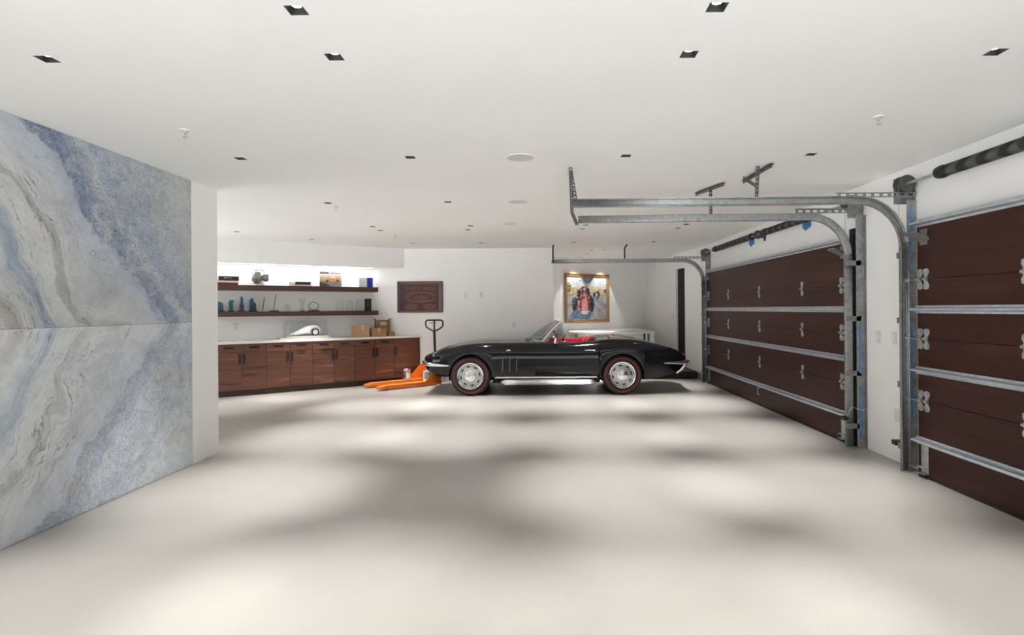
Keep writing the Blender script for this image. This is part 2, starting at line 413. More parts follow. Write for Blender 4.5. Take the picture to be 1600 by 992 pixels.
def poly_wall(name, p, q, z0=0.0, z1=CE + 0.02, th=0.12, side=1, mat=None):
    """a wall slab from p to q; thickness goes to the left of p->q when side=1"""
    p, q = Vector((*p, 0)), Vector((*q, 0)); d = (q - p).normalized(); n = Vector((-d.y, d.x, 0)) * side * th
    return struct(name, MB().prism([(p.x, p.y), (q.x, q.y), (q.x + n.x, q.y + n.y), (p.x + n.x, p.y + n.y)], z0, z1), mat or M['wall'])
# left wall: the stone slabs are let into it, the white end stands flush with them
struct('wall_left', MB().box(XL - 0.14, XL - 0.022, FRONT, 5.31, 0, CE + 0.02).box(XL - 0.14, XL, 5.31, 5.735, 0, CE + 0.02), M['wall'])
struct('wall_left_return', MB().box(-7.2, XL - 0.14, 5.62, 5.735, 0, CE + 0.02), M['wall'])
p0 = A(-4.3, 0)
poly_wall('wall_back_angled', (p0.x, p0.y), (C0.x, C0.y))
struct('wall_back', MB().box(C0.x, 0.28, ZB, ZB + 0.14, 0, CE + 0.02), M['wall'])
# recess at the back right, with a wall parallel to the angled one
PW0 = Vector((0.59, 13.53, 0))
def B(t, out, z=0.0):
    p = PW0 + D_ * t + N_ * out
    return Vector((p.x, p.y, z))
pa, pb = B(-1.0, 0), B(2.763, 0)
poly_wall('wall_alcove', (pa.x, pa.y), (pb.x, pb.y))
struct('wall_alcove_left', MB().box(-0.35, -0.22, ZB + 0.14, 13.3, 0, CE + 0.02), M['wall'])
RW0, RW1 = Vector((pb.x, pb.y)), Vector((XR, 11.25))
def RW(s): return RW0.lerp(RW1, s)
d1, d2 = RW(0.577), RW(0.719)
poly_wall('wall_alcove_right', tuple(RW0), tuple(d1))
poly_wall('wall_alcove_right_end', tuple(d2), tuple(RW1))
poly_wall('wall_alcove_right_lintel', tuple(d1), tuple(d2), z0=2.30)
nn = Vector((-(d2 - d1).y, (d2 - d1).x)).normalized()
dr = MB().prism([tuple(d1 + nn * 0.05), tuple(d2 + nn * 0.05), tuple(d2 + nn * 0.10), tuple(d1 + nn * 0.10)], 0.0, 2.30)
struct('door_3', dr, M['blackm'], 'tall narrow black door in the wall beyond the garage doors')
# right wall and header above the garage doors
struct('wall_right', MB().box(XR, XR + 0.25, FRONT, 11.25, 0, CE + 0.02), M['wall'])

# dropped soffit above the shelves
a0, a1 = A(-4.2, 0.36), A(0.51, 0.36); b1 = Vector((C0.x, ZB, 0)); b0 = A(-4.2, 0)
struct('trim_1', MB().prism([(a0.x, a0.y), (a1.x, ZB), (b1.x, b1.y), (b0.x, b0.y)], 2.265, CE), M['wall'], 'white dropped soffit over the walnut shelves')

# downlights: x, y, row phrase
ROWS = [(2.322, [-0.982, 0.733], 'row nearest the viewer'),
        (2.752, [-2.37, -0.982, 0.731, 2.212], 'second row from the viewer'),
        (4.57, [-2.39, -1.028, 0.703, 2.187], 'third row from the viewer'),
        (6.48, [-2.40, -1.033, 0.70, 2.18], 'fourth row from the viewer'),
        (8.33, [-2.43, -1.0, 0.683, 2.156], 'fifth row from the viewer'),
        (8.735, [-2.434, -1.09, 0.668, 2.131], 'sixth row from the viewer'),
        (10.46, [-2.32, -1.066, 0.636, 2.104], 'row along the back wall')]
LIGHTS = []
ordn = {2: ['left', 'right'], 4: ['leftmost', 'second from left', 'third from left', 'rightmost']}
for y, xs, ph in ROWS:
    for i, x in enumerate(xs):
        LIGHTS.append((x, y, 'black square recessed downlight, %s in the %s' % (ordn[len(xs)][i], ph)))
LIGHTS += [(-4.645, 8.757, 'black square recessed downlight over the left end of the walnut cabinets'),
           (-3.90, 9.767, 'black square recessed downlight in front of the soffit over the cabinets'),
           (1.095, 11.93, 'left one of two black downlights side by side outside the painting alcove'),
           (1.337, 11.82, 'right one of two black downlights side by side outside the painting alcove'),
           (1.07, 12.76, 'black recessed downlight closest to the racing painting')]
HS = 0.038
def ceiling_mesh():
    mb = MB()
    xs = sorted({-7.5, 4.5} | {round(l[0] + s * HS, 4) for l in LIGHTS for s in (-1, 1)})
    ys = sorted({FRONT, 17.0} | {round(l[1] + s * HS, 4) for l in LIGHTS for s in (-1, 1)})
    holes = [(l[0], l[1]) for l in LIGHTS]
    idx = {}
    vs, fs = [], []
    def vid(i, j):
        if (i, j) not in idx:
            idx[(i, j)] = len(vs); vs.append((xs[i], ys[j], CE))
        return idx[(i, j)]
    for i in range(len(xs) - 1):
        for j in range(len(ys) - 1):
            cx, cy = (xs[i] + xs[i + 1]) / 2, (ys[j] + ys[j + 1]) / 2
            if any(abs(cx - h[0]) < HS and abs(cy - h[1]) < HS for h in holes): continue
            fs.append((vid(i, j), vid(i, j + 1), vid(i + 1, j + 1), vid(i + 1, j)))
    mb.add(vs, fs)
    return mb
ce = struct('ceiling', ceiling_mesh(), M['ceil'], recalc=False)

# ------------------------------------------------------------------ downlights
lens_m = emat('lamp_lens', (1.0, 0.97, 0.93), 6.0)
sp = bpy.data.lights.new('downlight_beam', 'SPOT')
sp.energy = SPOT_W; sp.color = SPOT_COL; sp.spot_size = math.radians(SPOT_DEG); sp.spot_blend = SPOT_BLEND; sp.shadow_soft_size = 0.03
def make_downlight():
    r = empty('recessed_downlight', (0, 0, CE))
    h = HS; d = 0.10
    mb = MB()
    o_ = h + 0.004
    vs = [(x, y, 0) for x, y in ((-h, -h), (h, -h), (h, h), (-h, h))] + [(x, y, d) for x, y in ((-h, -h), (h, -h), (h, h), (-h, h))]
    vs += [(x, y, 0) for x, y in ((-o_, -o_), (o_, -o_), (o_, o_), (-o_, o_))] + [(x, y, d + .004) for x, y in ((-o_, -o_), (o_, -o_), (o_, o_), (-o_, o_))]
    vs = [(x, y, z + 0.0005) for x, y, z in vs]
    fs = [(4, 5, 6, 7), (12, 13, 14, 15)]
    for k in range(4):
        k2 = (k + 1) % 4
        fs += [(k, k2, 4 + k2, 4 + k), (8 + k, 8 + k2, 12 + k2, 12 + k)]
        if k != 9: fs.append((k, k2, 8 + k2, 8 + k))
    mb.add(vs, fs)
    mb.build('housing', M['blackm'], r)
    MB().lathe([(0.0, 0.020), (0.020, 0.020), (0.020, 0.034), (0.0, 0.034)], n=20).build('lens', lens_m, r)
    lo = bpy.data.objects.new('beam', sp); COL.objects.link(lo); lo.parent = r; lo.location = (0, 0, 0.008)
    return r
dl = make_downlight()
for i, (x, y, lab) in enumerate(LIGHTS):
    o = dl if i == 0 else copy_tree(dl)
    o.location = (x, y, CE)
    dim = 0.08 if abs(x + 1.028) < 1e-3 else (0.26 if y < 2.5 else (0.78 if y < 3 else (0.7 if 8 < y < 9 else 1.0)))     # some are turned down
    for ch in o.children:
        if ch.type == 'LIGHT': ch.data = sp.copy(); ch.data.energy = SPOT_W * dim
    tag(o, lab, 'ceiling light', 'recessed square ceiling downlights')

# ------------------------------------------------------------------ stone slabs on the left wall
def slab(z0, z1, mat, label):
    mb = MB().box(-0.02, 0.0, 1.6, 5.308, z0 - 1.322, z1 - 1.322)
    o = mb.build('stone_slab', mat, bevel=0.0015)
    o.location = (XL + 0.001, 0, 1.322)
    return tag(o, label, 'stone slab', 'mirrored stone slabs')
slab(1.323, CE - 0.002, M['marble'], 'upper blue and grey veined stone slab on the left wall')
slab(0.003, 1.321, M['marblep'], 'lower paler blue veined stone slab standing on the floor at left')

# ------------------------------------------------------------------ ceiling fittings
def make_speaker(x, y, r, label):
    o = empty('ceiling_speaker', (x, y, CE), 0, label, 'speaker', 'round ceiling speakers')
    MB().lathe([(r, 0.0), (r, -0.005), (r - 0.008, -0.007), (r - 0.012, -0.004)], n=40).build('rim', M['plate'], o, smooth=30)
    MB().lathe([(r - 0.011, -0.004), (0.0, -0.0045)], n=40).build('grille', M['speak'], o)
M['speak'] = pmat('speaker_cloth', (0.62, 0.615, 0.60), 0.8, var=0.25, scale=160)
make_speaker(-0.146, 4.596, 0.118, 'largest round ceiling speaker, nearest the viewer')
make_speaker(-0.238, 6.48, 0.118, 'round ceiling speaker in the middle of three')
make_speaker(-0.41, 8.116, 0.10, 'farthest round ceiling speaker, thin in view')
def make_sprinkler(x, y, label):
    o = empty('fire_sprinkler', (x, y, CE), 0, label, 'sprinkler', 'ceiling fire sprinklers')
    MB().lathe([(0.034, 0), (0.032, -0.006), (0.014, -0.010), (0, -0.010)], n=24).build('escutcheon', M['plate'], o, smooth=40)
    mb = MB().lathe([(0.008, -0.008), (0.008, -0.022), (0.004, -0.026), (0.004, -0.040), (0, -0.040)], n=12)
    for s in (-1, 1): mb.tube([(s * 0.006, 0, -0.02), (s * 0.012, 0, -0.032), (s * 0.004, 0, -0.048)], 0.0022, 6)
    mb.build('nozzle', M['brushed'], o, smooth=40)
    MB().lathe([(0, -0.047), (0.016, -0.048), (0.016, -0.050), (0, -0.050)], n=16).build('deflector', M['brushed'], o)
make_sprinkler(-2.38, 3.838, 'small fire sprinkler on the ceiling near the stone wall')
make_sprinkler(2.195, 3.67, 'small fire sprinkler on the ceiling near the garage doors')
make_sprinkler(-2.376, 6.674, 'small fire sprinkler beside a fourth row downlight at left')
make_sprinkler(-2.364, 9.345, 'small far fire sprinkler on the ceiling in front of the soffit')

# ------------------------------------------------------------------ garage doors
SEAMS = [0.02, 0.635, 1.150, 1.645, 2.115]
STRUTS = [0.300, 0.885, 1.395]
XF = 3.185                      # inner face of the door
def hinge_part(y, z, parent, name='hinge', roller=0):
    mb = MB()
    # bow-tie leaves, upper and lower, with a barrel between them
    prof = [(-0.010, 0.0), (0.010, 0.0), (0.014, 0.018), (0.034, 0.050), (0.030, 0.078), (0.0, 0.088), (-0.030, 0.078), (-0.034, 0.050), (-0.014, 0.018)]
    for s in (1, -1):
        n = len(prof)
        vs = [(XF - 0.006, y + a, z + s * b) for a, b in prof] + [(XF - 0.0005, y + a, z + s * b) for a, b in prof]
        mb.add(vs, [tuple(range(n)), tuple(range(n, 2 * n))] + [(i, (i + 1) % n, n + (i + 1) % n, n + i) for i in range(n)])
        for a, b in ((-0.018, 0.06), (0.018, 0.06)):
            mb.lathe([(0.0055, 0.0), (0.004, -0.005), (0, -0.005)], axis='x', c=(XF - 0.006, y + a, z + s * b), n=8)
    mb.tube([(XF - 0.016, y - 0.024, z), (XF - 0.016, y + 0.024, z)], 0.011, 10)
    mb.box(XF - 0.014, XF - 0.002, y - 0.016, y + 0.016, z - 0.02, z + 0.02)
    h = mb.build(name, M['galv'], parent, smooth=35)
    if roller:
        MB().tube([(XF - 0.03, y, z), (XF - 0.03, y + roller * 0.14, z)], 0.0055, 8).lathe([(0.022, -0.008), (0.022, 0.008), (0, 0.008)], axis='y', c=(XF - 0.03, y + roller * 0.13, z), n=14).build('roller', M['brushed'], h, smooth=40)
    return h
def garage_door(n, y0, y1, hy, ends, handle_y, label):
    root = empty('door_%d' % n, (0, 0, 0), 0, label, None, None, 'structure')
    root['category'] = 'garage door'
    for k in range(4):
        mb = MB().box(XF, XF + 0.045, y0, y1, SEAMS[k] + 0.0015, SEAMS[k + 1] - 0.0015)
        mb.build('panel', M['doorwood'], root, bevel=0.002)
    for z in STRUTS + [2.115]:
        top = z > 2
        # hat-shaped stiffener
        w, d = (0.032, 0.05)
        pr = [(0, -w), (0, -w + 0.016), (-d, -w + 0.026), (-d, w - 0.026), (0, w - 0.016), (0, w)]
        pr = pr + [(a - 0.003 if a == 0 else a - 0.0, b) for a, b in []]
        rows = [[(XF - 0.002 + a, y, z + b) for a, b in pr] for y in (y0 - 0.02, y1 + 0.02)]
        s = MB().grid(rows).build('strut' if not top else 'top_strut', M['strut'], root)
        md = s.modifiers.new('thick', 'SOLIDIFY'); md.thickness = 0.003
    for z in SEAMS[1:4]:
        for y in hy: hinge_part(y, z, root)
        for y, rdir in ends:
            hinge_part(y, z, root, 'roller_hinge', rdir)
            hinge_part(y - rdir * 0.075, z, root, 'roller_hinge')
    for y, rdir in ends:
        # bottom and top brackets
        ya, yb = sorted((y, y - rdir * 0.09))
        MB().box(XF - 0.005, XF - 0.0005, ya, yb, 0.03, 0.27).box(XF - 0.045, XF - 0.001, ya, yb, 0.035, 0.040).box(XF - 0.045, XF - 0.001, ya, yb, 0.085, 0.090).tube([(XF - 0.03, y, 0.063), (XF - 0.03, y + rdir * 0.11, 0.063)], 0.006, 8).build('bottom_bracket', M['galv'], root)
        MB().prism([(XF - 0.13, 2.02), (XF - 0.002, 1.96), (XF - 0.002, 1.985), (XF - 0.125, 2.035)], ya - 0.02, yb + 0.02, axis='y').box(XF - 0.006, XF - 0.001, ya, yb, 1.93, 2.06).build('top_bracket', M['galvd'], root)
    if handle_y is not None:
        MB().tube([(XF, handle_y, 0.16), (XF - 0.035, handle_y, 0.165), (XF - 0.035, handle_y, 0.255), (XF, handle_y, 0.26)], 0.006, 8).build('lift_handle', M['brushed'], root, smooth=60)
    MB().box(XF - 0.004, XF + 0.05, y0 + 0.005, y1 - 0.005, 0.0, 0.02).build('weather_seal', M['rubber'], root)
    return root
garage_door(1, 5.89, 10.80, [6.90, 8.245, 9.60], [(5.93, -1), (10.76, 1)], 8.25, 'far brown wooden sectional garage door with galvanised struts')
garage_door(2, -0.10, 4.80, [3.725, 2.40, 1.10], [(4.76, 1), (-0.06, -1)], 2.4, 'near brown wooden sectional garage door cut off by the picture edge')

# ------------------------------------------------------------------ door tracks
TR, TZ = 0.40, 2.335            # bend radius, height of the horizontal run
def track_path(y, x_end):
    pts = [(XF - 0.055, y, 0.01), (XF - 0.055, y, 0.6), (XF - 0.055, y, 1.3)]
    xc, zc = XF - 0.055 - TR, TZ - TR
    for k in range(0, 13):
        a = PI / 2 * k / 12
        pts.append((xc + TR * math.cos(a), y, zc + TR * math.sin(a)))
    pts.append((lerp(xc, x_end, 0.5), y, TZ - 0.005)); pts.append((x_end, y, TZ - 0.01))
    return pts
def channel(path, prof):
    """sweep an open C profile; prof = (across, along world y) with across in the bend plane"""
    rows = []
    L = len(path)
    for i, p in enumerate(path):
        p = Vector(p)
        a = Vector(path[max(i - 1, 0)]); b = Vector(path[min(i + 1, L - 1)])
        t = (b - a).normalized(); n = Vector((0, 1, 0)).cross(t)          # in-plane normal
        rows.append([tuple(p + n * u + Vector((0, w, 0))) for u, w in prof])
    return MB().grid(rows)
def make_track(y, x_end, side, label, film=(), hang=()):
    """side: +1 when the channel opens towards +y (the door lies at larger y)"""
    r = empty('garage_door_track', (XF - 0.05, y, 0), 0, label, 'door track', 'garage door tracks')
    inv = Matrix.Translation((-(XF - 0.05), -y, 0))
    def part(mb, name, mat, **kw):
        mb.v = [(v[0] - (XF - 0.05), v[1] - y, v[2]) for v in mb.v]
        return mb.build(name, mat, r, **kw)
    w, d = 0.036, 0.034
    prof = [(-w + 0.012, side * d), (-w, side * d), (-w, 0.004 * side), (-w + 0.006, 0), (w - 0.006, 0), (w, 0.004 * side), (w, side * d), (w - 0.012, side * d)]
    pth = track_path(y, x_end)
    cut = 4
    o = part(channel(pth[:cut], prof), 'vertical_rail', M['rail'], smooth=30)
    o.modifiers.new('thick', 'SOLIDIFY').thickness = 0.003
    o = part(channel(pth[cut - 1:], prof), 'horizontal_rail', M['rail'], smooth=30)
    o.modifiers.new('thick', 'SOLIDIFY').thickness = 0.003
    # wall angle: a long punched angle beside the vertical rail
    ya = y - side * 0.03
    mb = MB().box(XR - 0.005, XR - 0.001, min(ya, ya - side * 0.035), max(ya, ya - side * 0.035), 0.0, 2.34).box(XR - 0.085, XR - 0.001, min(ya, ya + side * .004), max(ya, ya + side * .004), 0.0, 2.34)
    part(mb, 'wall_angle', M['rail'])
    # jamb brackets
    for z in (0.22, 0.75, 1.30, 1.86):
        mb = MB().box(XF - 0.09, XF + 0.05, min(ya, ya + side * 0.027), max(ya, ya + side * 0.027), z - 0.025, z + 0.025)
        mb.lathe([(0.008, 0), (0.006, -side * 0.006), (0, -side * 0.006)], axis='y', c=(XF - 0.055, ya, z), n=8)
        part(mb, 'jamb_bracket', M['galvd'])
    # top punched angle tying bend to wall
    mb = MB()
    yb = y - side * 0.02
    n = 9; x0, x1 = XF - 0.60, XR - 0.004
    for z0_, z1_ in ((TZ + 0.030, TZ + 0.040), (TZ + 0.062, TZ + 0.072)):
        mb.box(x0, x1, yb - 0.002, yb + 0.002, z0_, z1_)
    for k in range(n + 1):
        xx = lerp(x0, x1 - 0.03, k / n); mb.box(xx, xx + 0.028, yb - 0.002, yb + 0.002, TZ + 0.040, TZ + 0.062)
    mb.box(x0, x1, min(yb, yb - side * 0.03), max(yb, yb - side * 0.03), TZ + 0.070, TZ + 0.074)
    part(mb, 'punched_brace', M['galvd'])
    for a, b in film:
        f0 = ya - 0.0016 if side > 0 else ya - 0.006
        part(MB().box(XR - 0.060, XR - 0.042, f0, f0 + 0.0014, a, b), 'blue_film', M['bluefilm'])
    return r
def punched(mb, p, q, w=0.032, nrm=(0, 1, 0), n=None):
    """flat bar with a row of square holes from p to q"""
    p, q = Vector(p), Vector(q); t = (q - p); L = t.length; t.normalize(); nv = Vector(nrm).normalized(); s = t.cross(nv).normalized(); nv = s.cross(t).normalized()
    def bar(a, b, u0, u1):
        vs = []
        for h in (-0.0015, 0.0015):
            for (l, u) in ((a, u0), (b, u0), (b, u1), (a, u1)):
                vs.append(p + t * l + s * u + nv * h)
        mb.add(vs, [(0, 1, 2, 3), (7, 6, 5, 4), (0, 4, 5, 1), (1, 5, 6, 2), (2, 6, 7, 3), (3, 7, 4, 0)])
    n = n or max(2, int(L / 0.034)); h = L / n
    bar(0, L, -w / 2, -w / 5); bar(0, L, w / 5, w / 2)
    for k in range(n + 1): bar(max(0, k * h - h * 0.3), min(L, k * h + h * 0.3), -w / 5, w / 5)
def hanger(name, pts, label, plate=None, mat=None, solid=False):
    o = empty(name, pts[0], 0, label, 'bracket', 'track hanger brackets')
    mb = MB()
    for p, q in zip(pts[:-1], pts[1:]):
        if solid: mb.tube([p, q], 0.014, 8)
        else:
            punched(mb, p, q, 0.030, (0, 1, 0)); punched(mb, Vector(p) + Vector((0.014, 0.014, 0)), Vector(q) + Vector((0.014, 0.014, 0)), 0.026, (1, 0, 0))
    mb.v = [tuple(Vector(v) - Vector(pts[0])) for v in mb.v]
    mb.build('hanger_bar', mat or M['darkst'], o)
    if plate:
        mb = MB(); punched(mb, plate[0], plate[1], 0.034, (0, 0, 1)); punched(mb, Vector(plate[0]) - Vector((0, 0, 0.015)), Vector(plate[1]) - Vector((0, 0, 0.015)), 0.028, (0.3, 1, 0))
        mb.v = [tuple(Vector(v) - Vector(pts[0])) for v in mb.v]
        mb.build('ceiling_plate', mat or M['darkst'], o)
    return o
Y1, Y2, Y3 = 5.755, 10.885, 4.905
make_track(Y1, 0.397, 1, 'curved steel track at the near side of the far garage door', film=[(0.10, 0.62), (0.75, 1.25)])
make_track(Y2, 0.235, -1, 'curved steel track at the far side of the far garage door, nearest the alcove', film=[(0.1, 1.0), (1.2, 2.2)])
make_track(Y3, 0.293, -1, 'large curved steel track beside the near garage door', film=[(0.45, 1.25), (1.78, 1.98), (2.05, 2.3)])
hanger('track_hanger', [(0.275, 4.93, CE), (0.33, 4.93, 2.30)], 'punched steel hanger at the room end of the nearest track')
hanger('track_hanger', [(0.285, 5.06, CE), (0.325, 5.58, 2.36), (0.385, 5.775, 2.275)], 'long slanted punched hanger reaching the second track', )
hanger('track_hanger', [(1.745, 5.78, CE), (1.745, 5.78, 2.375)], 'short punched hanger with a slanted ceiling plate, holding the second track', plate=((1.66, 6.02, CE - 0.012), (1.80, 5.52, CE - 0.012)))
hg = hanger('track_hanger', [(1.90, 4.93, CE), (1.885, 4.93, 2.375)], 'punched hanger with diagonal brace nearest the bend of the near track', plate=((1.955, 5.45, CE - 0.012), (1.97, 4.80, CE - 0.012)))
mb = MB(); punched(mb, (0.0, 0.36, -0.02), (0.0, 0.03, -0.17), 0.03, (1, 0, 0)); mb.build('diagonal_brace', M['darkst'], hg)
hanger('track_hanger', [(0.275, 10.86, CE), (0.262, 10.86, 2.60), (0.262, 10.86, 2.30)], 'thin black hanger at the room end of the farthest track', mat=M['black'], solid=True)
hanger('track_hanger', [(1.68, 10.86, CE), (1.63, 10.86, 2.57), (1.63, 10.86, 2.375)], 'black hanger at the middle of the farthest track', mat=M['black'], solid=True)

# ------------------------------------------------------------------ torsion springs above the doors
def spring_assembly(y_drums, springs, yc, label):
    xs, zs = XR - 0.105, 2.475
    r = empty('torsion_spring_assembly', (xs, yc, zs), 0, label, 'garage door spring')
    def P(mb, name, mat, **kw):
        mb.v = [(v[0] - xs, v[1] - yc, v[2] - zs) for v in mb.v]
        return mb.build(name, mat, r, **kw)
    P(MB().tube([(xs, min(y_drums) - 0.06, zs), (xs, max(y_drums) + 0.06, zs)], 0.0127, 12), 'shaft', M['galv'], smooth=40)
    for y in y_drums:
        prof = [(0.02, -0.045), (0.075, -0.045), (0.075, -0.036), (0.058, -0.032), (0.052, 0.0), (0.058, 0.03), (0.075, 0.034), (0.075, 0.042), (0.02, 0.042)]
        d = P(MB().lathe(prof, axis='y', c=(xs, y, zs), n=28), 'cable_drum', M['darkst'], smooth=35)
        sgn = 1 if y == max(y_drums) else -1
        yb = y + sgn * 0.06
        P(MB().box(xs - 0.055, XR - 0.001, yb - 0.003, yb + 0.003, zs - 0.16, zs + 0.06).box(XR - 0.008, XR - 0.001, min(yb, yb - sgn * .05), max(yb, yb - sgn * .05), zs - 0.30, zs + 0.06), 'bearing_plate', M['galvd'])
        P(MB().tube([(xs - 0.05, y, zs), (XF - 0.05, y, 0.10)], 0.0022, 5), 'lift_cable', M['galvd'])
    for y0, y1 in springs:
        n = 64; prof = []
        for k in range(n + 1):
            yy = lerp(y0, y1, k / n)
            prof += [(0.040, yy), (0.046, yy + (y1 - y0) / n * 0.3), (0.046, yy + (y1 - y0) / n * 0.6)]
        P(MB().lathe([(0.0, y0)] + prof + [(0.0, prof[-1][1])], axis='y', c=(xs, 0, zs), n=18), 'spring', M['spring'], smooth=40)
        for yy in (y0, y1):
            P(MB().lathe([(0.013, yy - 0.03), (0.052, yy - 0.03), (0.052, yy - 0.005), (0.046, yy + 0.03), (0.013, yy + 0.03)], axis='y', c=(xs, 0, zs), n=18), 'winding_cone', M['black'], smooth=35)
    P(MB().lathe([(0.013, yc - 0.012), (0.062, yc - 0.012), (0.062, yc + 0.012), (0.013, yc + 0.012)], axis='y', c=(xs, 0, zs), n=20).box(xs, XR - 0.001, yc - 0.003, yc + 0.003, zs - 0.05, zs + 0.05).box(XR - 0.006, XR - 0.001, yc - 0.04, yc + 0.04, zs - 0.09, zs + 0.09), 'center_bracket', M['darkst'], smooth=35)
    return r
def spring_mat():
    m, nt, b = new_mat('coiled_spring_steel')
    tc = N(nt, 'ShaderNodeTexCoord'); w = N(nt, 'ShaderNodeTexWave'); w.bands_direction = 'DIAGONAL'
    w.inputs['Scale'].default_value = 3.2; w.inputs['Distortion'].default_value = 0.6
    nt.links.new(tc.outputs['Object'], w.inputs['Vector'])
    r = ramp(nt, [(0.25, (0.010, 0.010, 0.010)), (0.75, (0.075, 0.073, 0.07))]); nt.links.new(w.outputs['Fac'], r.inputs['Fac'])
    nt.links.new(r.outputs['Color'], b.inputs['Base Color']); b.inputs['Roughness'].default_value = 0.5; b.inputs['Metallic'].default_value = 0.3
    return m
M['spring'] = spring_mat()
spring_assembly([5.80, 10.86], [(6.80, 8.02), (8.50, 10.25)], 8.24, 'black torsion springs on a shaft above the far garage door')
spr2 = spring_assembly([4.93, -0.2], [(3.68, 4.48), (1.6, 3.1)], 3.58, 'black torsion spring on a shaft above the near garage door')
mb = MB().box(-0.012, 0.098, -0.06, 0.10, 0.075, 0.10).box(-0.012, 0.098, -0.06, 0.10, 0.10, 0.102)
mb.build('blue_bracket', M['bluefilm'], spr2, bevel=0.006)
for y, z, lb in ((8.75, 2.44, 'scrap of blue tape on the wall behind the far spring'), (6.95, 2.44, 'scrap of blue tape beside the near end of the far spring')):
    o = MB().box(-0.003, 0, -0.11, 0.11, -0.05, 0.05).add([(-0.004, -0.11, -0.05), (-0.012, 0.02, -0.09), (-0.004, 0.08, -0.05)], [(0, 1, 2)]).build('tape_scrap', M['bluefilm'])
    o.location = (XR - 0.001, y, z); tag(o, lb, 'tape')

# black strips of seal standing beside the doors
for y0, y1, lb in ((5.80, 5.885, 'tall black seal strip at the near edge of the far door'),):
    mb = MB().box(XF + 0.02, XR - 0.002, y0, y1, 0.0, 2.22).box(XF + 0.02, XF + 0.03, y0 - 0.01, y0 + 0.02, 0.0, 2.22)
    tag(mb.build('door_seal', M['blackm'], bevel=0.002), lb, 'door seal')

# wall plates on the pier and the walls
def plate_on(name, loc, rz, kind, label, cat):
    r = empty(name, loc, rz, label, cat, 'white wall plates')
    MB().box(-0.036, 0.036, -0.006, 0.0, -0.058, 0.058).build('cover_plate', M['plate'], r, bevel=0.003)
    if kind == 'outlet':
        for z in (-0.021, 0.021):
            s = MB().lathe([(0.0155, -0.006), (0.0155, -0.0085), (0, -0.0085)], axis='y', c=(0, 0, z), n=18).build('socket', M['white'], r, smooth=40)
            MB().box(-0.0075, -0.005, -0.0092, -0.0084, z - 0.005, z + 0.006).box(0.005, 0.0075, -0.0092, -0.0084, z - 0.005, z + 0.006).build('slot', M['black'], s)
    elif kind == 'switch':
        MB().box(-0.017, 0.017, -0.011, -0.005, -0.033, 0.033).build('rocker', M['white'], r, bevel=0.002)
    elif kind == 'control':
        MB().box(-0.017, 0.017, -0.011, -0.005, -0.033, 0.033).build('rocker', M['white'], r, bevel=0.002)
        MB().box(-0.010, 0.004, -0.0125, -0.0105, 0.004, 0.026).build('key_cover', M['grey'], r)
plate_on('light_switch', (XR, 5.50, 1.125), -PI / 2, 'switch', 'white switch plate on the pier between the doors, left one', 'switch')
plate_on('light_switch', (XR, 5.25, 1.13), -PI / 2, 'switch', 'white switch plate on the pier beside the near track', 'switch')
plate_on('wall_outlet', (XR, 5.22, 0.42), -PI / 2, 'outlet', 'white outlet low on the pier between the doors', 'outlet')
def bw(px, py, Z=ZB):
    x = (px - CX) * Z / F_PX; y = (py - CY) + ROLL * (px - CX)
    return (x, Z, EYE - y * Z / F_PX)
plate_on('light_switch', bw(728, 461), 0, 'switch', 'plain white switch plate right of the framed print', 'switch')
plate_on('light_switch', bw(752, 461), 0, 'control', 'white wall control with a dark key cover', 'switch')
plate_on('wall_outlet', bw(803, 507), 0, 'outlet', 'white outlet on the back wall above the car bonnet', 'outlet')
xo = px_to_x(368, 0.0); po = A(xo, 0.0, 1.165)
plate_on('wall_outlet', tuple(po), ANG, 'outlet', 'white outlet under the lower walnut shelf', 'outlet')
rwd = RW(0.53); rwa = math.atan2((RW1 - RW0).y, (RW1 - RW0).x)
plate_on('light_switch', (rwd.x, rwd.y, 1.22), rwa, 'switch', 'white switch plate beside the narrow black door', 'switch')
# photo-eye on the pier, with its cable
sr = empty('safety_sensor', (XR - 0.0, 5.12, 0.20), 0, 'small black door sensor low on the pier by the near track', 'sensor')
MB().box(-0.10, 0.0, -0.03, 0.03, -0.022, 0.022).build('body', M['black'], sr, bevel=0.006)
MB().lathe([(0.016, 0), (0.016, -0.02), (0.012, -0.022), (0, -0.018)], axis='y', c=(-0.08, -0.028, 0), n=14).build('eye', M['blackm'], sr, smooth=40)
MB().tube([(-0.03, 0.0, 0.02), (-0.02, 0.05, 0.06), (-0.008, 0.02, 0.10), (-0.004, 0.03, 0.14)], 0.0025, 6).build('cable', M['plate'], sr, smooth=60)
sr2 = empty('safety_sensor', (XF - 0.09, Y1, 0.30), 0, 'small black sensor clipped to the near track of the far door', 'sensor')
MB().box(-0.05, 0.0, -0.045, 0.02, -0.02, 0.02).build('body', M['black'], sr2, bevel=0.005)
MB().tube([(-0.02, -0.04, 0.02), (0.02, -0.06, 0.12), (0.08, -0.14, 0.10), (0.155, -0.2, 0.14)], 0.0025, 6).build('cable', M['plate'], sr2, smooth=60)

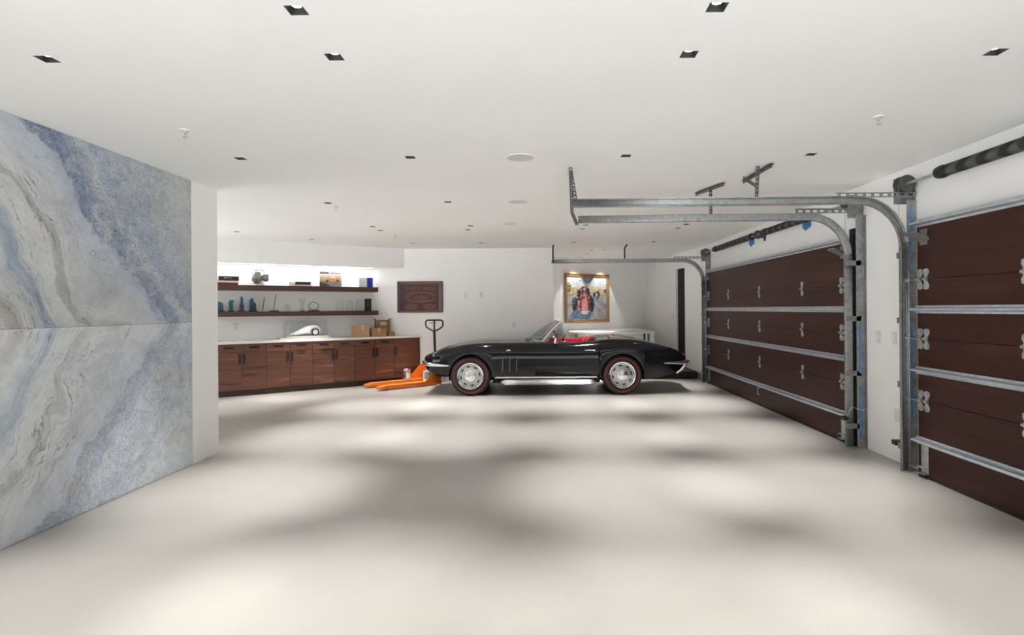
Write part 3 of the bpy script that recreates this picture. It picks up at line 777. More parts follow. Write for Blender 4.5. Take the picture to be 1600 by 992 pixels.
# ------------------------------------------------------------------ walnut cabinets along the angled wall
CF = 0.55
CT = 0.915
def cab_root(name, x, label, group=None):
    return empty(name, tuple(A(x, 0)), ANG, label, 'cabinet', group)
def bar_handle(cx, cz, horiz, parent, y=-CF - 0.022):
    L = 0.075
    mb = MB()
    if horiz: mb.box(cx - L, cx + L, y - 0.010, y, cz - 0.015, cz + 0.015).box(cx - L + .01, cx - L + .02, y, y + 0.022, cz - .005, cz + .005).box(cx + L - .02, cx + L - .01, y, y + 0.022, cz - .005, cz + .005)
    else: mb.box(cx - 0.016, cx + 0.016, y - 0.010, y, cz - L - .01, cz + L + .01).box(cx - .005, cx + .005, y, y + 0.022, cz - L, cz - L + .01).box(cx - .005, cx + .005, y, y + 0.022, cz + L - .01, cz + L)
    return mb.build('handle', M['blackm'], parent, bevel=0.002)
UW = 0.757
def make_cabinet():
    r = cab_root('base_cabinet', 0, None)
    MB().prism([(0.001, -CF + 0.02), (UW - 0.001, -CF + 0.02), (UW - 0.001, -0.18), (UW - 0.26, -0.006), (0.001, -0.006)], 0.10, CT - 0.042).build('carcass', M['walnutd'], r)
    MB().box(0.001, UW - 0.001, -CF + 0.075, -0.22, 0.0, 0.10).build('toe_kick', M['walnutd'], r)
    for k in range(2):
        x0, x1 = k * UW / 2 + 0.0025, (k + 1) * UW / 2 - 0.0025
        d = MB().box(x0, x1, -CF, -CF + 0.019, 0.735, CT - 0.046).build('drawer', M['walnut'], r, bevel=0.001)
        bar_handle((x0 + x1) / 2, 0.815, True, d)
        d = MB().box(x0, x1, -CF, -CF + 0.019, 0.105, 0.730).build('door', M['walnut'], r, bevel=0.001)
        bar_handle(UW / 2 + (-0.034 if k == 0 else 0.034), 0.625, False, d)
    return r
cab = make_cabinet()
cl = ['walnut base cabinet under the boxes, right of the display car', 'walnut base cabinet under the white display car', 'walnut base cabinet left of the display car', 'walnut base cabinet partly hidden by the white wall end', None]
for i in range(4):
    o = cab if i == 0 else copy_tree(cab)
    o.location = A(-0.552 - i * UW, 0)
    tag(o, cl[i], 'cabinet', 'walnut base cabinets')
# end unit that runs into the back wall
ex0 = -0.552 + UW
er = empty('end_cabinet', tuple(A(ex0, 0)), ANG, 'walnut end cabinet with a single tall door by the pallet jack', 'cabinet')
def to_wall(out, z0, z1, xa=0.002):
    """plan polygon from xa to where the back wall cuts a line 'out' in front of the angled wall"""
    return max(xa + 0.01, (out * math.cos(ANG)) / math.sin(ANG) - ex0 - 0.004)
b_ = 0.012 + ex0 * math.sin(ANG) / math.cos(ANG)
MB().prism([(0.002, -CF + 0.02), (to_wall(CF - 0.02, 0, 0), -CF + 0.02), (0.012, -(ex0 + 0.018) * math.tan(ANG) - 0.002), (0.002, -(ex0 + 0.018) * math.tan(ANG))], 0.10, CT - 0.042).build('carcass', M['walnutd'], er)
MB().box(0.0, to_wall(CF - 0.092, 0, 0), -CF + 0.075, -CF + 0.09, 0, 0.10).build('toe_kick', M['walnutd'], er)
d = MB().box(0.003, to_wall(CF - 0.02, 0, 0) - 0.016, -CF, -CF + 0.019, 0.105, CT - 0.046).build('door', M['walnut'], er, bevel=0.001)
bar_handle(0.035, 0.625, False, d)
MB().box(to_wall(CF - 0.02, 0, 0) - 0.014, to_wall(CF - 0.02, 0, 0) - 0.001, -CF, -CF + 0.015, 0.0, CT - 0.044).build('shadow_strip', M['black'], er)  # black strip standing in for the shadow where the cabinet meets the wall
# white worktop over all the units
w0, w1 = A(-3.6, CF + 0.012), A(0, 0)
xe = ((CF + 0.012) * math.cos(ANG)) / math.sin(ANG)
mb = MB().prism([(-3.60, -CF - 0.012), (xe - 0.004, -CF - 0.012), (0.0, -0.003), (-3.60, -0.003)], CT - 0.040, CT)
wt = mb.build('worktop', M['quartz'], bevel=0.002); wt.location = A(0, 0); wt.rotation_euler = (0, 0, ANG)
tag(wt, 'long white stone worktop on the walnut cabinets', 'worktop')

# floating shelves
SD = 0.285
for z0, z1, lb in ((1.782, 1.872, 'upper floating walnut shelf under the lit soffit'), (1.330, 1.415, 'lower floating walnut shelf holding glass trophies')):
    o = MB().box(-3.9, 0.0, -SD, -0.002, z0, z1).build('floating_shelf', M['walnutd'], bevel=0.002)
    o.location = A(-0.005, 0); o.rotation_euler = (0, 0, ANG)
    tag(o, lb, 'shelf', 'floating walnut shelves')
# light strip under the soffit
ls = empty('light_strip', tuple(A(-1.75, 0.16, 2.262)), ANG, 'bright light strip under the soffit above the upper shelf', 'light strip')
MB().box(-1.70, 1.70, -0.012, 0.012, -0.010, 0.0).build('profile', M['plate'], ls)
MB().box(-1.69, 1.69, -0.009, 0.009, -0.012, -0.010).build('diffuser', emat('strip_glow', (1.0, 0.98, 0.95), 6.0), ls)
al = bpy.data.lights.new('strip_light', 'AREA'); al.shape = 'RECTANGLE'; al.size = 3.3; al.size_y = 0.03; al.energy = 12; al.color = (1, 0.98, 0.95)
lo = bpy.data.objects.new('glow', al); COL.objects.link(lo); lo.parent = ls; lo.location = (0, 0, -0.016); lo.rotation_euler = (0, 0, 0)

# ------------------------------------------------------------------ things on the shelves
ZU, ZLW = 1.872, 1.415
def on_shelf(name, px, z, label, cat, out=0.17, group=None, rz=0.0):
    return empty(name, tuple(A(px_to_x(px, out), out, z)), ANG + rz, label, cat, group)
def pm(name, c, r=0.5, **k):
    if name not in M: M[name] = pmat(name, c, r, **k)
    return M[name]
def book(px, z, w, d, h, cover, label, out=0.16, rz=0.0, grp=None):
    r = on_shelf('book', px, z, label, 'book', out, grp, rz)
    mb = MB().box(-w / 2, w / 2, -d / 2, d / 2, 0, 0.003).box(-w / 2, w / 2, -d / 2, d / 2, h - 0.003, h).box(-w / 2, w / 2, -d / 2, -d / 2 + 0.004, 0, h)
    mb.build('cover', cover, r, bevel=0.001)
    MB().box(-w / 2 + 0.004, w / 2 - 0.004, -d / 2 + 0.003, d / 2 - 0.004, 0.003, h - 0.003).build('pages', pm('paper', (0.75, 0.72, 0.66), 0.9), r)
    return r
blk = pm('book_black', (0.02, 0.016, 0.017)); red = pm('book_red', (0.24, 0.015, 0.03)); wht = pm('book_white', (0.68, 0.66, 0.64)); drd = pm('book_dark_red', (0.12, 0.012, 0.02))
g1 = 'books stacked at the left of the upper shelf'
book(355, ZU, 0.31, 0.23, 0.040, drd, 'dark red book at the bottom of the left stack', grp=g1)
book(356, ZU + 0.041, 0.31, 0.23, 0.028, wht, 'white spined book second from the bottom, left stack', grp=g1)
book(356, ZU + 0.070, 0.32, 0.23, 0.014, red, 'thin bright red book in the left stack', grp=g1)
bb = book(356.5, ZU + 0.085, 0.31, 0.22, 0.062, blk, 'thick black book on top of the left stack', grp=g1)
MB().box(-0.07, -0.05, -0.1118, -0.1105, 0.028, 0.040).box(-0.045, -0.02, -0.1118, -0.1105, 0.028, 0.040).box(0.0, 0.05, -0.1118, -0.1105, 0.031, 0.036).build('spine_lettering', wht, bb)
g2 = 'books stacked at the middle of the upper shelf'
book(472.5, ZU, 0.30, 0.22, 0.024, wht, 'pale book at the bottom of the middle stack', grp=g2)
book(471.5, ZU + 0.025, 0.27, 0.2, 0.020, drd, 'thin reddish book in the middle stack', grp=g2)
b3 = book(472, ZU + 0.046, 0.27, 0.2, 0.030, blk, 'dark book on top of the middle stack', grp=g2)
o = on_shelf('white_box', 454.5, ZU, 'small white box beside the middle book stack', 'box')
MB().box(-0.035, 0.035, -0.05, 0.05, 0, 0.07).build('box_body', M['white'], o, bevel=0.002)
MB().box(-0.037, 0.037, -0.052, 0.052, 0.055, 0.074).build('lid', M['white'], o, bevel=0.002)

# silver turbine-like part on the upper shelf
o = on_shelf('metal_turbine_model', 407, ZU, 'silver turbine-like metal part standing on the upper shelf', 'model', 0.15)
alu = M['alu'] = pmat('cast_aluminium', (0.33, 0.33, 0.325), 0.38, 0.9, var=0.3, scale=24)
mb = MB()
prof = [(0.0, -0.135), (0.060, -0.135), (0.075, -0.125), (0.078, -0.110), (0.105, -0.105), (0.108, -0.085), (0.094, -0.080), (0.096, -0.055), (0.122, -0.050), (0.126, -0.020), (0.104, -0.012), (0.080, 0.010), (0.066, 0.030)]
mb.lathe(prof, axis='x', c=(0, 0, 0.155), n=32)
mb.build('compressor_housing', alu, o, smooth=35)
MB().lathe([(0.066, 0.030), (0.066, 0.045), (0.078, 0.048), (0.082, 0.085), (0.078, 0.120), (0.060, 0.132), (0.052, 0.128), (0.048, 0.10), (0, 0.09)], axis='x', c=(0, 0, 0.155), n=32).build('outlet_ring', alu, o, smooth=35)
mb = MB()
for k in range(10):
    a = 2 * PI * k / 10
    mb.tube([(-0.095, 0.112 * math.cos(a), 0.155 + 0.112 * math.sin(a)), (-0.035, 0.128 * math.cos(a), 0.155 + 0.128 * math.sin(a))], 0.012, 8)
mb.build('bolt_ring', alu, o, smooth=40)
MB().tube([(-0.04, -0.05, 0.25), (0.0, -0.06, 0.285), (0.05, -0.04, 0.25)], 0.013, 8).tube([(-0.02, 0, 0.27), (-0.02, 0, 0.305)], 0.014, 10).build('pipe', alu, o, smooth=50)
MB().prism([(-0.08, 0.0), (0.08, 0.0), (0.05, 0.02), (0.03, 0.075), (-0.03, 0.075), (-0.05, 0.02)], -0.045, 0.045, axis='y').build('stand', pm('clear_stand', (0.62, 0.62, 0.62), 0.2), o, bevel=0.003)

# picture book standing up
o = on_shelf('picture_book', 517, ZU, 'large picture book with an orange car cover standing upright on the upper shelf', 'book', 0.12)
MB().box(-0.205, 0.205, 0.0, 0.022, 0, 0.29).build('cover', wht, o, bevel=0.001)
def artwork(parent, w, h, y, shapes, name, z0=0.0, step=0.0002):
    """flat printed picture: polygons with tiny steps in depth"""
    mats = []; mb = MB()
    for k, (mat, poly) in enumerate(shapes):
        if mat not in mats: mats.append(mat)
        mb.add([(a * w - w / 2, y - step * (k + 1), z0 + b * h) for a, b in poly], [tuple(range(len(poly)))], mats.index(mat))
    return mb.build(name, mats, parent, weld=False, recalc=False)
def ell(cx, cy, rx, ry, n=24, a0=0, a1=2 * PI): return [(cx + rx * math.cos(a0 + (a1 - a0) * k / n), cy + ry * math.sin(a0 + (a1 - a0) * k / n)) for k in range(n if abs(a1 - a0 - 2 * PI) < 1e-6 else n + 1)]
dk = pm('print_dark', (0.07, 0.06, 0.05)); orr = pm('print_orange', (0.60, 0.27, 0.10)); tan = pm('print_tan', (0.50, 0.40, 0.30)); gry = pm('print_grey', (0.27, 0.25, 0.23), var=0.3, scale=20); sky = pm('print_sky', (0.66, 0.64, 0.60))
R4 = [(0, 0), (1, 0), (1, 1), (0, 1)]
artwork(o, 0.40, 0.285, 0.0, [(gry, R4), (tan, [(0, .42), (1, .42), (1, .80), (0, .80)]), (sky, [(0, .78), (1, .78), (1, 1), (0, 1)]), (dk, [(0, .84), (.42, .84), (.42, 1), (0, 1)]), (dk, [(.45, .86), (.95, .86), (.95, .93), (.45, .93)]),
    (orr, [(.12, .40), (.30, .58), (.48, .70), (.74, .70), (.92, .56), (.95, .42), (.70, .34), (.25, .32)]), (sky, [(.42, .58), (.52, .67), (.70, .67), (.78, .58)]), (dk, ell(.34, .36, .08, .09)), (dk, ell(.82, .40, .06, .08)),
    (dk, [(0, 0), (.5, 0), (.30, .22), (0, .30)]), (orr, ell(.08, .52, .05, .10))], 'cover_picture', 0.0025)
# white and blue box
o = on_shelf('gift_box', 569.5, ZU, 'white box with a bright blue end panel on the upper shelf', 'box', 0.16)
MB().box(-0.125, 0.03, -0.07, 0.07, 0, 0.185).build('box_body', M['white'], o, bevel=0.002)
MB().box(0.031, 0.145, -0.072, 0.072, 0, 0.185).build('blue_panel', pm('royal_blue', (0.012, 0.035, 0.42), 0.3), o, bevel=0.002)

# crystal awards on the lower shelf
def crystal(px, poly, mat, label, base=None, th=0.05, z0=0.018):
    o = on_shelf('crystal_award', px, ZLW, label, 'award', 0.15, 'crystal awards on the lower shelf')
    z = z0 if base else 0.0
    MB().prism([(a, b + z) for a, b in poly], -th / 2, th / 2, axis='y').build('crystal', mat, o, bevel=0.006)
    if base: MB().box(-base / 2, base / 2, -0.045, 0.045, 0, z0).build('base', M['black'], o, bevel=0.003)
    return o
crystal(343.5, [(-.06, 0), (.05, 0), (.05, .12), (.0, .16), (-.06, .15)], M['bluec'], 'teal crystal award closest to the white wall end', 0.14)
crystal(361, [(-.030, 0), (.03, 0), (.034, .14), (.05, .16), (.05, .185), (-.02, .185), (-.045, .15)], M['teal'], 'green-teal crystal award with a hooked top', 0.10)
crystal(377.5, [(-.03, 0), (.03, 0), (.036, .08), (.022, .15), (.022, .23), (-.015, .245), (-.022, .15), (-.036, .08)], M['bluec'], 'tall blue crystal award with a waisted body', 0.11)
crystal(394.5, [(-.05, 0), (.055, 0), (.055, .12), (.02, .16), (.01, .22), (-.02, .22), (-.05, .16)], M['bluec'], 'blue crystal award with a slanted peak', 0.15)
crystal(411, [(-.018, 0), (-.004, 0), (.034, .25), (.018, .25)], pm('bronze_crystal', (0.17, 0.10, 0.085), 0.2), 'thin leaning bronze blade award', None, 0.012, 0.0)
crystal(428, [(-.012, 0), (.0, 0), (.044, .29), (.034, .30), (.010, .16)], pm('smoke_crystal', (0.16, 0.15, 0.15), 0.15), 'slender leaning silver blade award on a black base', 0.15, 0.012)
crystal(449, [(-.045, 0), (.045, 0), (.05, .08), (.02, .15), (-.03, .13), (-.05, .08)], M['clear'], 'small clear crystal award between blade and vase', None, 0.03)
o = on_shelf('glass_vase', 472, ZLW, 'clear flared glass vase award on the lower shelf', 'vase', 0.15)
MB().lathe([(0.040, 0.0), (0.042, 0.02), (0.030, 0.028), (0.026, 0.06), (0.038, 0.14), (0.062, 0.235), (0.058, 0.235), (0.034, 0.14), (0.020, 0.06), (0.0, 0.05)], n=28).build('bowl', M['clear'], o, smooth=40)
MB().lathe([(0.043, 0.0), (0.043, 0.018), (0.0, 0.018)], n=28).build('foot', M['grey'], o, smooth=30)
o = on_shelf('ring_award', 490, ZLW, 'clear ring award on a wide black base', 'award', 0.15)
MB().box(-0.095, 0.095, -0.04, 0.04, 0, 0.018).build('base', M['black'], o, bevel=0.003)
MB().tube([(0.085 * math.cos(a), 0, 0.094 + 0.072 * math.sin(a)) for a in [2 * PI * k / 32 for k in range(32)]], 0.007, 8, closed=True).build('ring', pm('smoke_crystal', (0.16, 0.15, 0.15), 0.15), o, smooth=60)
def arch_award(px, hgt, label):
    o = on_shelf('arch_award', px, ZLW, label, 'award', 0.15, 'clear arched awards')
    w = 0.062
    poly = [(-w, 0), (w, 0)] + [(w * math.cos(a), hgt - w + w * math.sin(a)) for a in [PI * k / 14 for k in range(15)]]
    MB().prism(poly, -0.012, 0.012, axis='y').build('plaque', M['clear'], o)
    MB().tube([(w, -.012, 0)] + [(w * math.cos(a), -.012, hgt - w + w * math.sin(a)) for a in [PI * k / 14 for k in range(15)]] + [(-w, -.012, 0)], 0.004, 6).build('edge', M['edge'], o, smooth=60)
M['edge'] = pmat('crystal_edge', (0.50, 0.51, 0.51), 0.15, var=0.2)
arch_award(530, 0.225, 'clear arched glass award, left of three in a row')
arch_award(546, 0.205, 'clear arched glass award, middle of three in a row')
arch_award(561, 0.215, 'clear arched glass award next to the black plaque')
o = on_shelf('black_plaque', 575, ZLW, 'black framed plaque at the right end of the lower shelf', 'plaque', 0.15)
MB().box(-0.065, 0.065, -0.012, 0.012, 0, 0.235).build('panel', M['black'], o, bevel=0.003)
MB().box(-0.04, 0.04, -0.0135, -0.0118, 0.06, 0.19).build('inlay', pm('plaque_grey', (0.05, 0.05, 0.055), 0.25), o)
MB().box(-0.05, 0.05, 0.0, 0.08, 0, 0.012).build('foot', M['black'], o)

# ------------------------------------------------------------------ display car in an acrylic case
xc = px_to_x(478, 0.30)
o = empty('display_car', tuple(A(xc - 0.02, 0.30, CT + 0.055)), ANG, 'white streamlined model car inside the clear case on the worktop', 'model car')
rows = []
prof = [(-0.30, 0.010, 0.012), (-0.26, 0.030, 0.035), (-0.20, 0.065, 0.055), (-0.12, 0.105, 0.075), (-0.04, 0.145, 0.085), (0.04, 0.182, 0.09), (0.11, 0.203, 0.09), (0.17, 0.198, 0.085), (0.22, 0.165, 0.075), (0.255, 0.11, 0.06), (0.27, 0.06, 0.03)]
for x, h, w in prof:
    lo_ = 0.006 + max(0, (x - 0.12)) * 0.12
    rows.append([(x, w * math.sin(a) * (1 if abs(math.sin(a)) < .99 else 1), lo_ + (h - lo_) * 0.5 * (1 - math.cos(a))) for a in [2 * PI * k / 20 for k in range(20)]])
mb = MB().grid(rows, closed=True)
mb.add(rows[0], [tuple(range(20))]); mb.add(rows[-1], [tuple(range(20))])
mb.build('body', M['white'], o, smooth=60)
mb = MB()
for s in (-1, 1):
    fr_ = []
    for k in range(13):
        a = PI * (1.08 - 1.05 * k / 12)
        fr_.append((0.155 + 0.092 * math.cos(a), s * 0.092, 0.070 + 0.092 * math.sin(a)))
    mb.tube(fr_ , 0.022, 8, rs=[0.012 + 0.016 * math.sin(PI * k / 12) for k in range(13)])
    mb.tube([(-0.20, s * 0.075, 0.02), (-0.1, s * 0.085, 0.055), (0.0, s * 0.09, 0.07), (0.06, s * 0.092, 0.055)], 0.02, 8, rs=[0.014, 0.028, 0.028, 0.012])
mb.build('fender', M['white'], o, smooth=60)
for s in (-1, 1):
    w = MB().lathe([(0.030, -0.014), (0.058, -0.014), (0.064, -0.006), (0.064, 0.006), (0.058, 0.014), (0.030, 0.014)], axis='y', c=(0.155, s * 0.10, 0.064), n=24).build('wheel', M['rubber'], o, smooth=40)
    MB().lathe([(0.0, -0.017), (0.028, -0.0165), (0.044, -0.0155), (0.044, 0.0155), (0.028, 0.0165), (0.0, 0.017)], axis='y', c=(0.155, s * 0.10, 0.064), n=24).build('disc', M['white'], w, smooth=40)
MB().box(-0.08, 0.02, -0.088, 0.088, 0.095, 0.118).build('side_window', M['black'], o) if False else None
o = empty('display_case', tuple(A(xc, 0.30, CT)), ANG, 'clear acrylic case on a pale stone base around the white model car', 'display case')
MB().box(-0.47, 0.42, -0.16, 0.16, 0.0, 0.026).box(-0.36, 0.37, -0.14, 0.14, 0.026, 0.054).build('base', pm('pale_stone', (0.50, 0.49, 0.43), 0.4, var=0.12), o, bevel=0.004)
mb = MB()
for q in ([(-.33, -.13, 0), (.36, -.13, 0)], [(-.33, .13, 0), (.36, .13, 0)], [(-.33, -.13, 0), (-.33, .13, 0)], [(.36, -.13, 0), (.36, .13, 0)]):
    (a, b, _), (c, d, _) = q
    mb.box(min(a, c) - .002, max(a, c) + .002, min(b, d) - .002, max(b, d) + .002, 0.055, 0.325)
mb.box(-.332, .362, -.132, .132, 0.325, 0.329)
mb.build('cover', M['case'], o)
mb = MB()
for a, b in ((-.33, -.13), (.36, -.13), (-.33, .13), (.36, .13)): mb.tube([(a, b, .055), (a, b, .327)], 0.0035, 4)
mb.build('cover_edge', M['edge'], o)

# ------------------------------------------------------------------ cardboard boxes on the worktop
def carton(px, out, z, w, d, h, mat, label, rz=0.0, flap=False, tape=True):
    o = on_shelf('cardboard_box', px, z, label, 'box', out, 'cardboard boxes on the worktop', rz)
    MB().box(-w / 2, w / 2, -d / 2, d / 2, 0, h).build('carton', mat, o, bevel=0.003)
    if tape: MB().box(-0.022, 0.022, -d / 2 - 0.001, d / 2 + 0.001, h * 0.6, h + 0.001).build('tape', M['tape'], o)
    if flap:
        for s in (-1, 1):
            MB().add([(s * w / 2, -d / 2, h), (s * w / 2, d / 2, h), (s * (w / 2 + 0.03), d / 2, h + 0.025), (s * (w / 2 + 0.03), -d / 2, h + 0.025), (s * w / 2, -d / 2, h + .003), (s * w / 2, d / 2, h + .003), (s * (w / 2 + 0.03), d / 2, h + 0.028), (s * (w / 2 + 0.03), -d / 2, h + 0.028)],
                     [(0, 1, 2, 3), (4, 5, 6, 7), (0, 1, 5, 4), (1, 2, 6, 5), (2, 3, 7, 6), (3, 0, 4, 7)]).build('flap', mat, o)
    return o
carton(563, 0.40, CT, 0.265, 0.24, 0.225, M['card'], 'light brown cardboard box, leftmost on the worktop', 0.05)
carton(589.5, 0.425, CT, 0.29, 0.22, 0.165, pm('carton_mid', (0.34, 0.19, 0.09), 0.8, var=0.1), 'open-topped brown cardboard box in the middle of the group', -0.03)
o = carton(597, 0.235, CT, 0.27, 0.13, 0.315, M['cardd'], 'tall dark brown cardboard box behind the others', 0.0, True, False)
MB().box(-0.06, 0.06, -0.0665, -0.0652, 0.21, 0.28).build('box_label', M['tape'], o)
carton(609.5, 0.44, CT, 0.14, 0.13, 0.085, pm('carton_mid', (0.34, 0.19, 0.09), 0.8, var=0.1), 'small low cardboard box at the right of the group', 0.0, False, False)

# ------------------------------------------------------------------ framed print on the back wall
px0, pz1 = bw(621.5, 440)[0], bw(621.5, 440)[2]; px1, pz0 = bw(692, 488)[0], bw(692, 488)[2]
W_, H_ = px1 - px0, pz1 - pz0
o = empty('framed_print', ((px0 + px1) / 2, ZB - 0.001, pz0), 0, 'dark brown framed print of pale car drawings on the back wall', 'picture')
f = 0.018
MB().box(-W_ / 2, W_ / 2, -0.028, 0, 0, f).box(-W_ / 2, W_ / 2, -0.028, 0, H_ - f, H_).box(-W_ / 2, -W_ / 2 + f, -0.028, 0, f, H_ - f).box(W_ / 2 - f, W_ / 2, -0.028, 0, f, H_ - f).build('frame', M['black'], o)
brn = pm('print_brown', (0.075, 0.024, 0.022), 0.55, var=0.15); pur = pm('print_plum', (0.05, 0.018, 0.035), 0.55); och = pm('print_ochre', (0.21, 0.13, 0.085), 0.6)
MB().box(-W_ / 2 + f, W_ / 2 - f, -0.012, -0.004, f, H_ - f).build('backing', och, o)
artwork(o, W_ - 2 * f, H_ - 2 * f, -0.012, [(brn, [(.02, .03), (.93, .03), (.93, .95), (.02, .95)]), (pur, [(.02, .03), (.14, .03), (.14, .95), (.02, .95)])], 'print_ground', f)
mb = MB(); w2, h2 = W_ - 2 * f, H_ - 2 * f
def stroke(pts, r=0.0035, closed=False): mb.tube([(a * w2 - w2 / 2, -0.0135, f + b * h2) for a, b in pts], r, 4, closed=closed)
stroke(ell(.52, .50, .36, .165, 40), 0.005, True); stroke(ell(.30, .48, .06, .12), 0.004, True); stroke(ell(.74, .48, .06, .12), 0.004, True)
stroke([(.18, .50), (.26, .60), (.40, .64), (.66, .64), (.80, .58), (.86, .50)]); stroke([(.22, .42), (.36, .36), (.55, .35), (.74, .38), (.84, .45)], 0.005)
for k in range(9): stroke([(.38 + k * .032, .40 + .02 * math.sin(k)), (.40 + k * .032, .55 - .02 * math.cos(k * 2))], 0.0045)
for cx_ in (.30, .72): stroke(ell(cx_, .17, .14, .075), 0.005, True); stroke(ell(cx_, .17, .09, .04), 0.003, True)
stroke([(.20, .17), (.42, .17)]); stroke([(.60, .17), (.84, .17)])
for cx_ in (.20, .30, .38, .46): stroke(ell(cx_, .80, .028, .028, 12), 0.005, True)
stroke(ell(.71, .80, .13, .045), 0.004, True); stroke([(.58, .80), (.84, .80)], 0.003); stroke([(.16, .91), (.90, .91)], 0.002)
mb.build('car_drawing', pm('print_line', (0.30, 0.17, 0.12), 0.6), o)

# ------------------------------------------------------------------ racing painting in the alcove
o = empty('framed_painting', tuple(B(0.70, 0.002, 0.0)), ANG, 'gilt-framed painting of a racing car hanging in the back alcove', 'painting')
PWID, PHT, PZ = 1.40, 1.19, 1.085
fw = 0.075
mb = MB()
def frame_ring(w, h, z0, rings):
    rows = []
    for off, y in rings:
        rows.append([(-w / 2 + off, y, z0 + off), (w / 2 - off, y, z0 + off), (w / 2 - off, y, z0 + h - off), (-w / 2 + off, y, z0 + h - off)])
    mb.grid(rows, closed=True)
frame_ring(PWID, PHT, PZ, [(0, 0), (0, -0.045), (0.012, -0.058), (0.028, -0.050), (0.045, -0.036), (0.060, -0.040), (fw, -0.026), (fw, -0.006)])
mb.build('frame', M['gold'], o)
cw, ch = PWID - 2 * fw, PHT - 2 * fw
def paint_ground():
    m, nt, b = new_mat('painted_ground')
    tc = N(nt, 'ShaderNodeTexCoord'); L = nt.links.new
    mp = N(nt, 'ShaderNodeMapping'); mp.inputs['Location'].default_value = (0.0, 0, -(PZ + fw + ch * 0.62)); L(tc.outputs['Object'], mp.inputs['Vector'])
    sx = N(nt, 'ShaderNodeSeparateXYZ'); L(mp.outputs['Vector'], sx.inputs['Vector'])
    at = N(nt, 'ShaderNodeMath', operation='ARCTAN2'); L(sx.outputs['X'], at.inputs[0]); L(sx.outputs['Z'], at.inputs[1])
    cb = N(nt, 'ShaderNodeCombineXYZ'); sc = N(nt, 'ShaderNodeMath', operation='MULTIPLY'); sc.inputs[1].default_value = 3.2; L(at.outputs['Value'], sc.inputs[0]); L(sc.outputs['Value'], cb.inputs[0])
    nz = N(nt, 'ShaderNodeTexNoise'); nz.inputs['Scale'].default_value = 1.6; nz.inputs['Detail'].default_value = 6; L(cb.outputs['Vector'], nz.inputs['Vector'])
    r = ramp(nt, [(0.25, (0.10, 0.13, 0.22)), (0.42, (0.30, 0.31, 0.36)), (0.55, (0.55, 0.53, 0.50)), (0.68, (0.36, 0.30, 0.28)), (0.8, (0.70, 0.68, 0.63))]); L(nz.outputs['Fac'], r.inputs['Fac'])
    L(r.outputs['Color'], b.inputs['Base Color']); b.inputs['Roughness'].default_value = 0.5
    return m
pg = paint_ground()
MB().box(-cw / 2, cw / 2, -0.012, -0.004, PZ + fw, PZ + PHT - fw).build('canvas', pg, o)
psky = pm('paint_sky', (0.55, 0.56, 0.56), 0.6, var=0.25, scale=5); pyel = pm('paint_yellow', (0.58, 0.44, 0.20), 0.6, var=0.5, scale=12); pgrn = pm('paint_green', (0.13, 0.14, 0.06), 0.6, var=0.5, scale=20)
pdk = pm('paint_dark', (0.025, 0.022, 0.03), 0.5); pred = pm('paint_red', (0.38, 0.03, 0.03), 0.5, var=0.4, scale=20); ppk = pm('paint_pink', (0.62, 0.33, 0.29), 0.5, var=0.3, scale=20); pwh = pm('paint_white', (0.70, 0.66, 0.62), 0.5); pbl = pm('paint_blue', (0.10, 0.16, 0.26), 0.6, var=0.4, scale=8)
strokes = []
rs = random.Random(11)
pal_sky = [psky, pwh, psky, pbl]; pal_hor = [pyel, pgrn, pyel, pwh, pdk]; pal_road = [pbl, psky, pwh, pbl, pm('paint_grey', (0.28, 0.27, 0.28), 0.6, var=0.4, scale=15)]; pal_car = [pred, ppk, pdk, ppk, pwh]
for _k in range(520):
    u, v = rs.random() * .96 + .02, rs.random() * .96 + .02
    near = abs(u - .42) < .22 and .14 < v < .72
    p_ = pal_car if near else (pal_sky if v > .74 else (pal_hor if v > .58 else pal_road))
    mt = rs.choice(p_)
    if near or v > .58: a = rs.uniform(-.5, .5) + (PI / 2 if near else 0)
    else: a = math.atan2(v - .66, u - .43)
    l_, w_ = rs.uniform(.008, .032) * (1.6 if v < .58 and not near else 1), rs.uniform(.002, .006)
    c_, s_ = math.cos(a), math.sin(a)
    strokes.append((mt, [(min(.995, max(.005, u + x * c_ - y * s_)), min(.995, max(.005, v + x * s_ + y * c_))) for x, y in ((-l_, 0), (-l_ * .5, -w_), (l_ * .6, -w_ * .8), (l_, 0), (l_ * .5, w_), (-l_ * .6, w_ * .8))]))
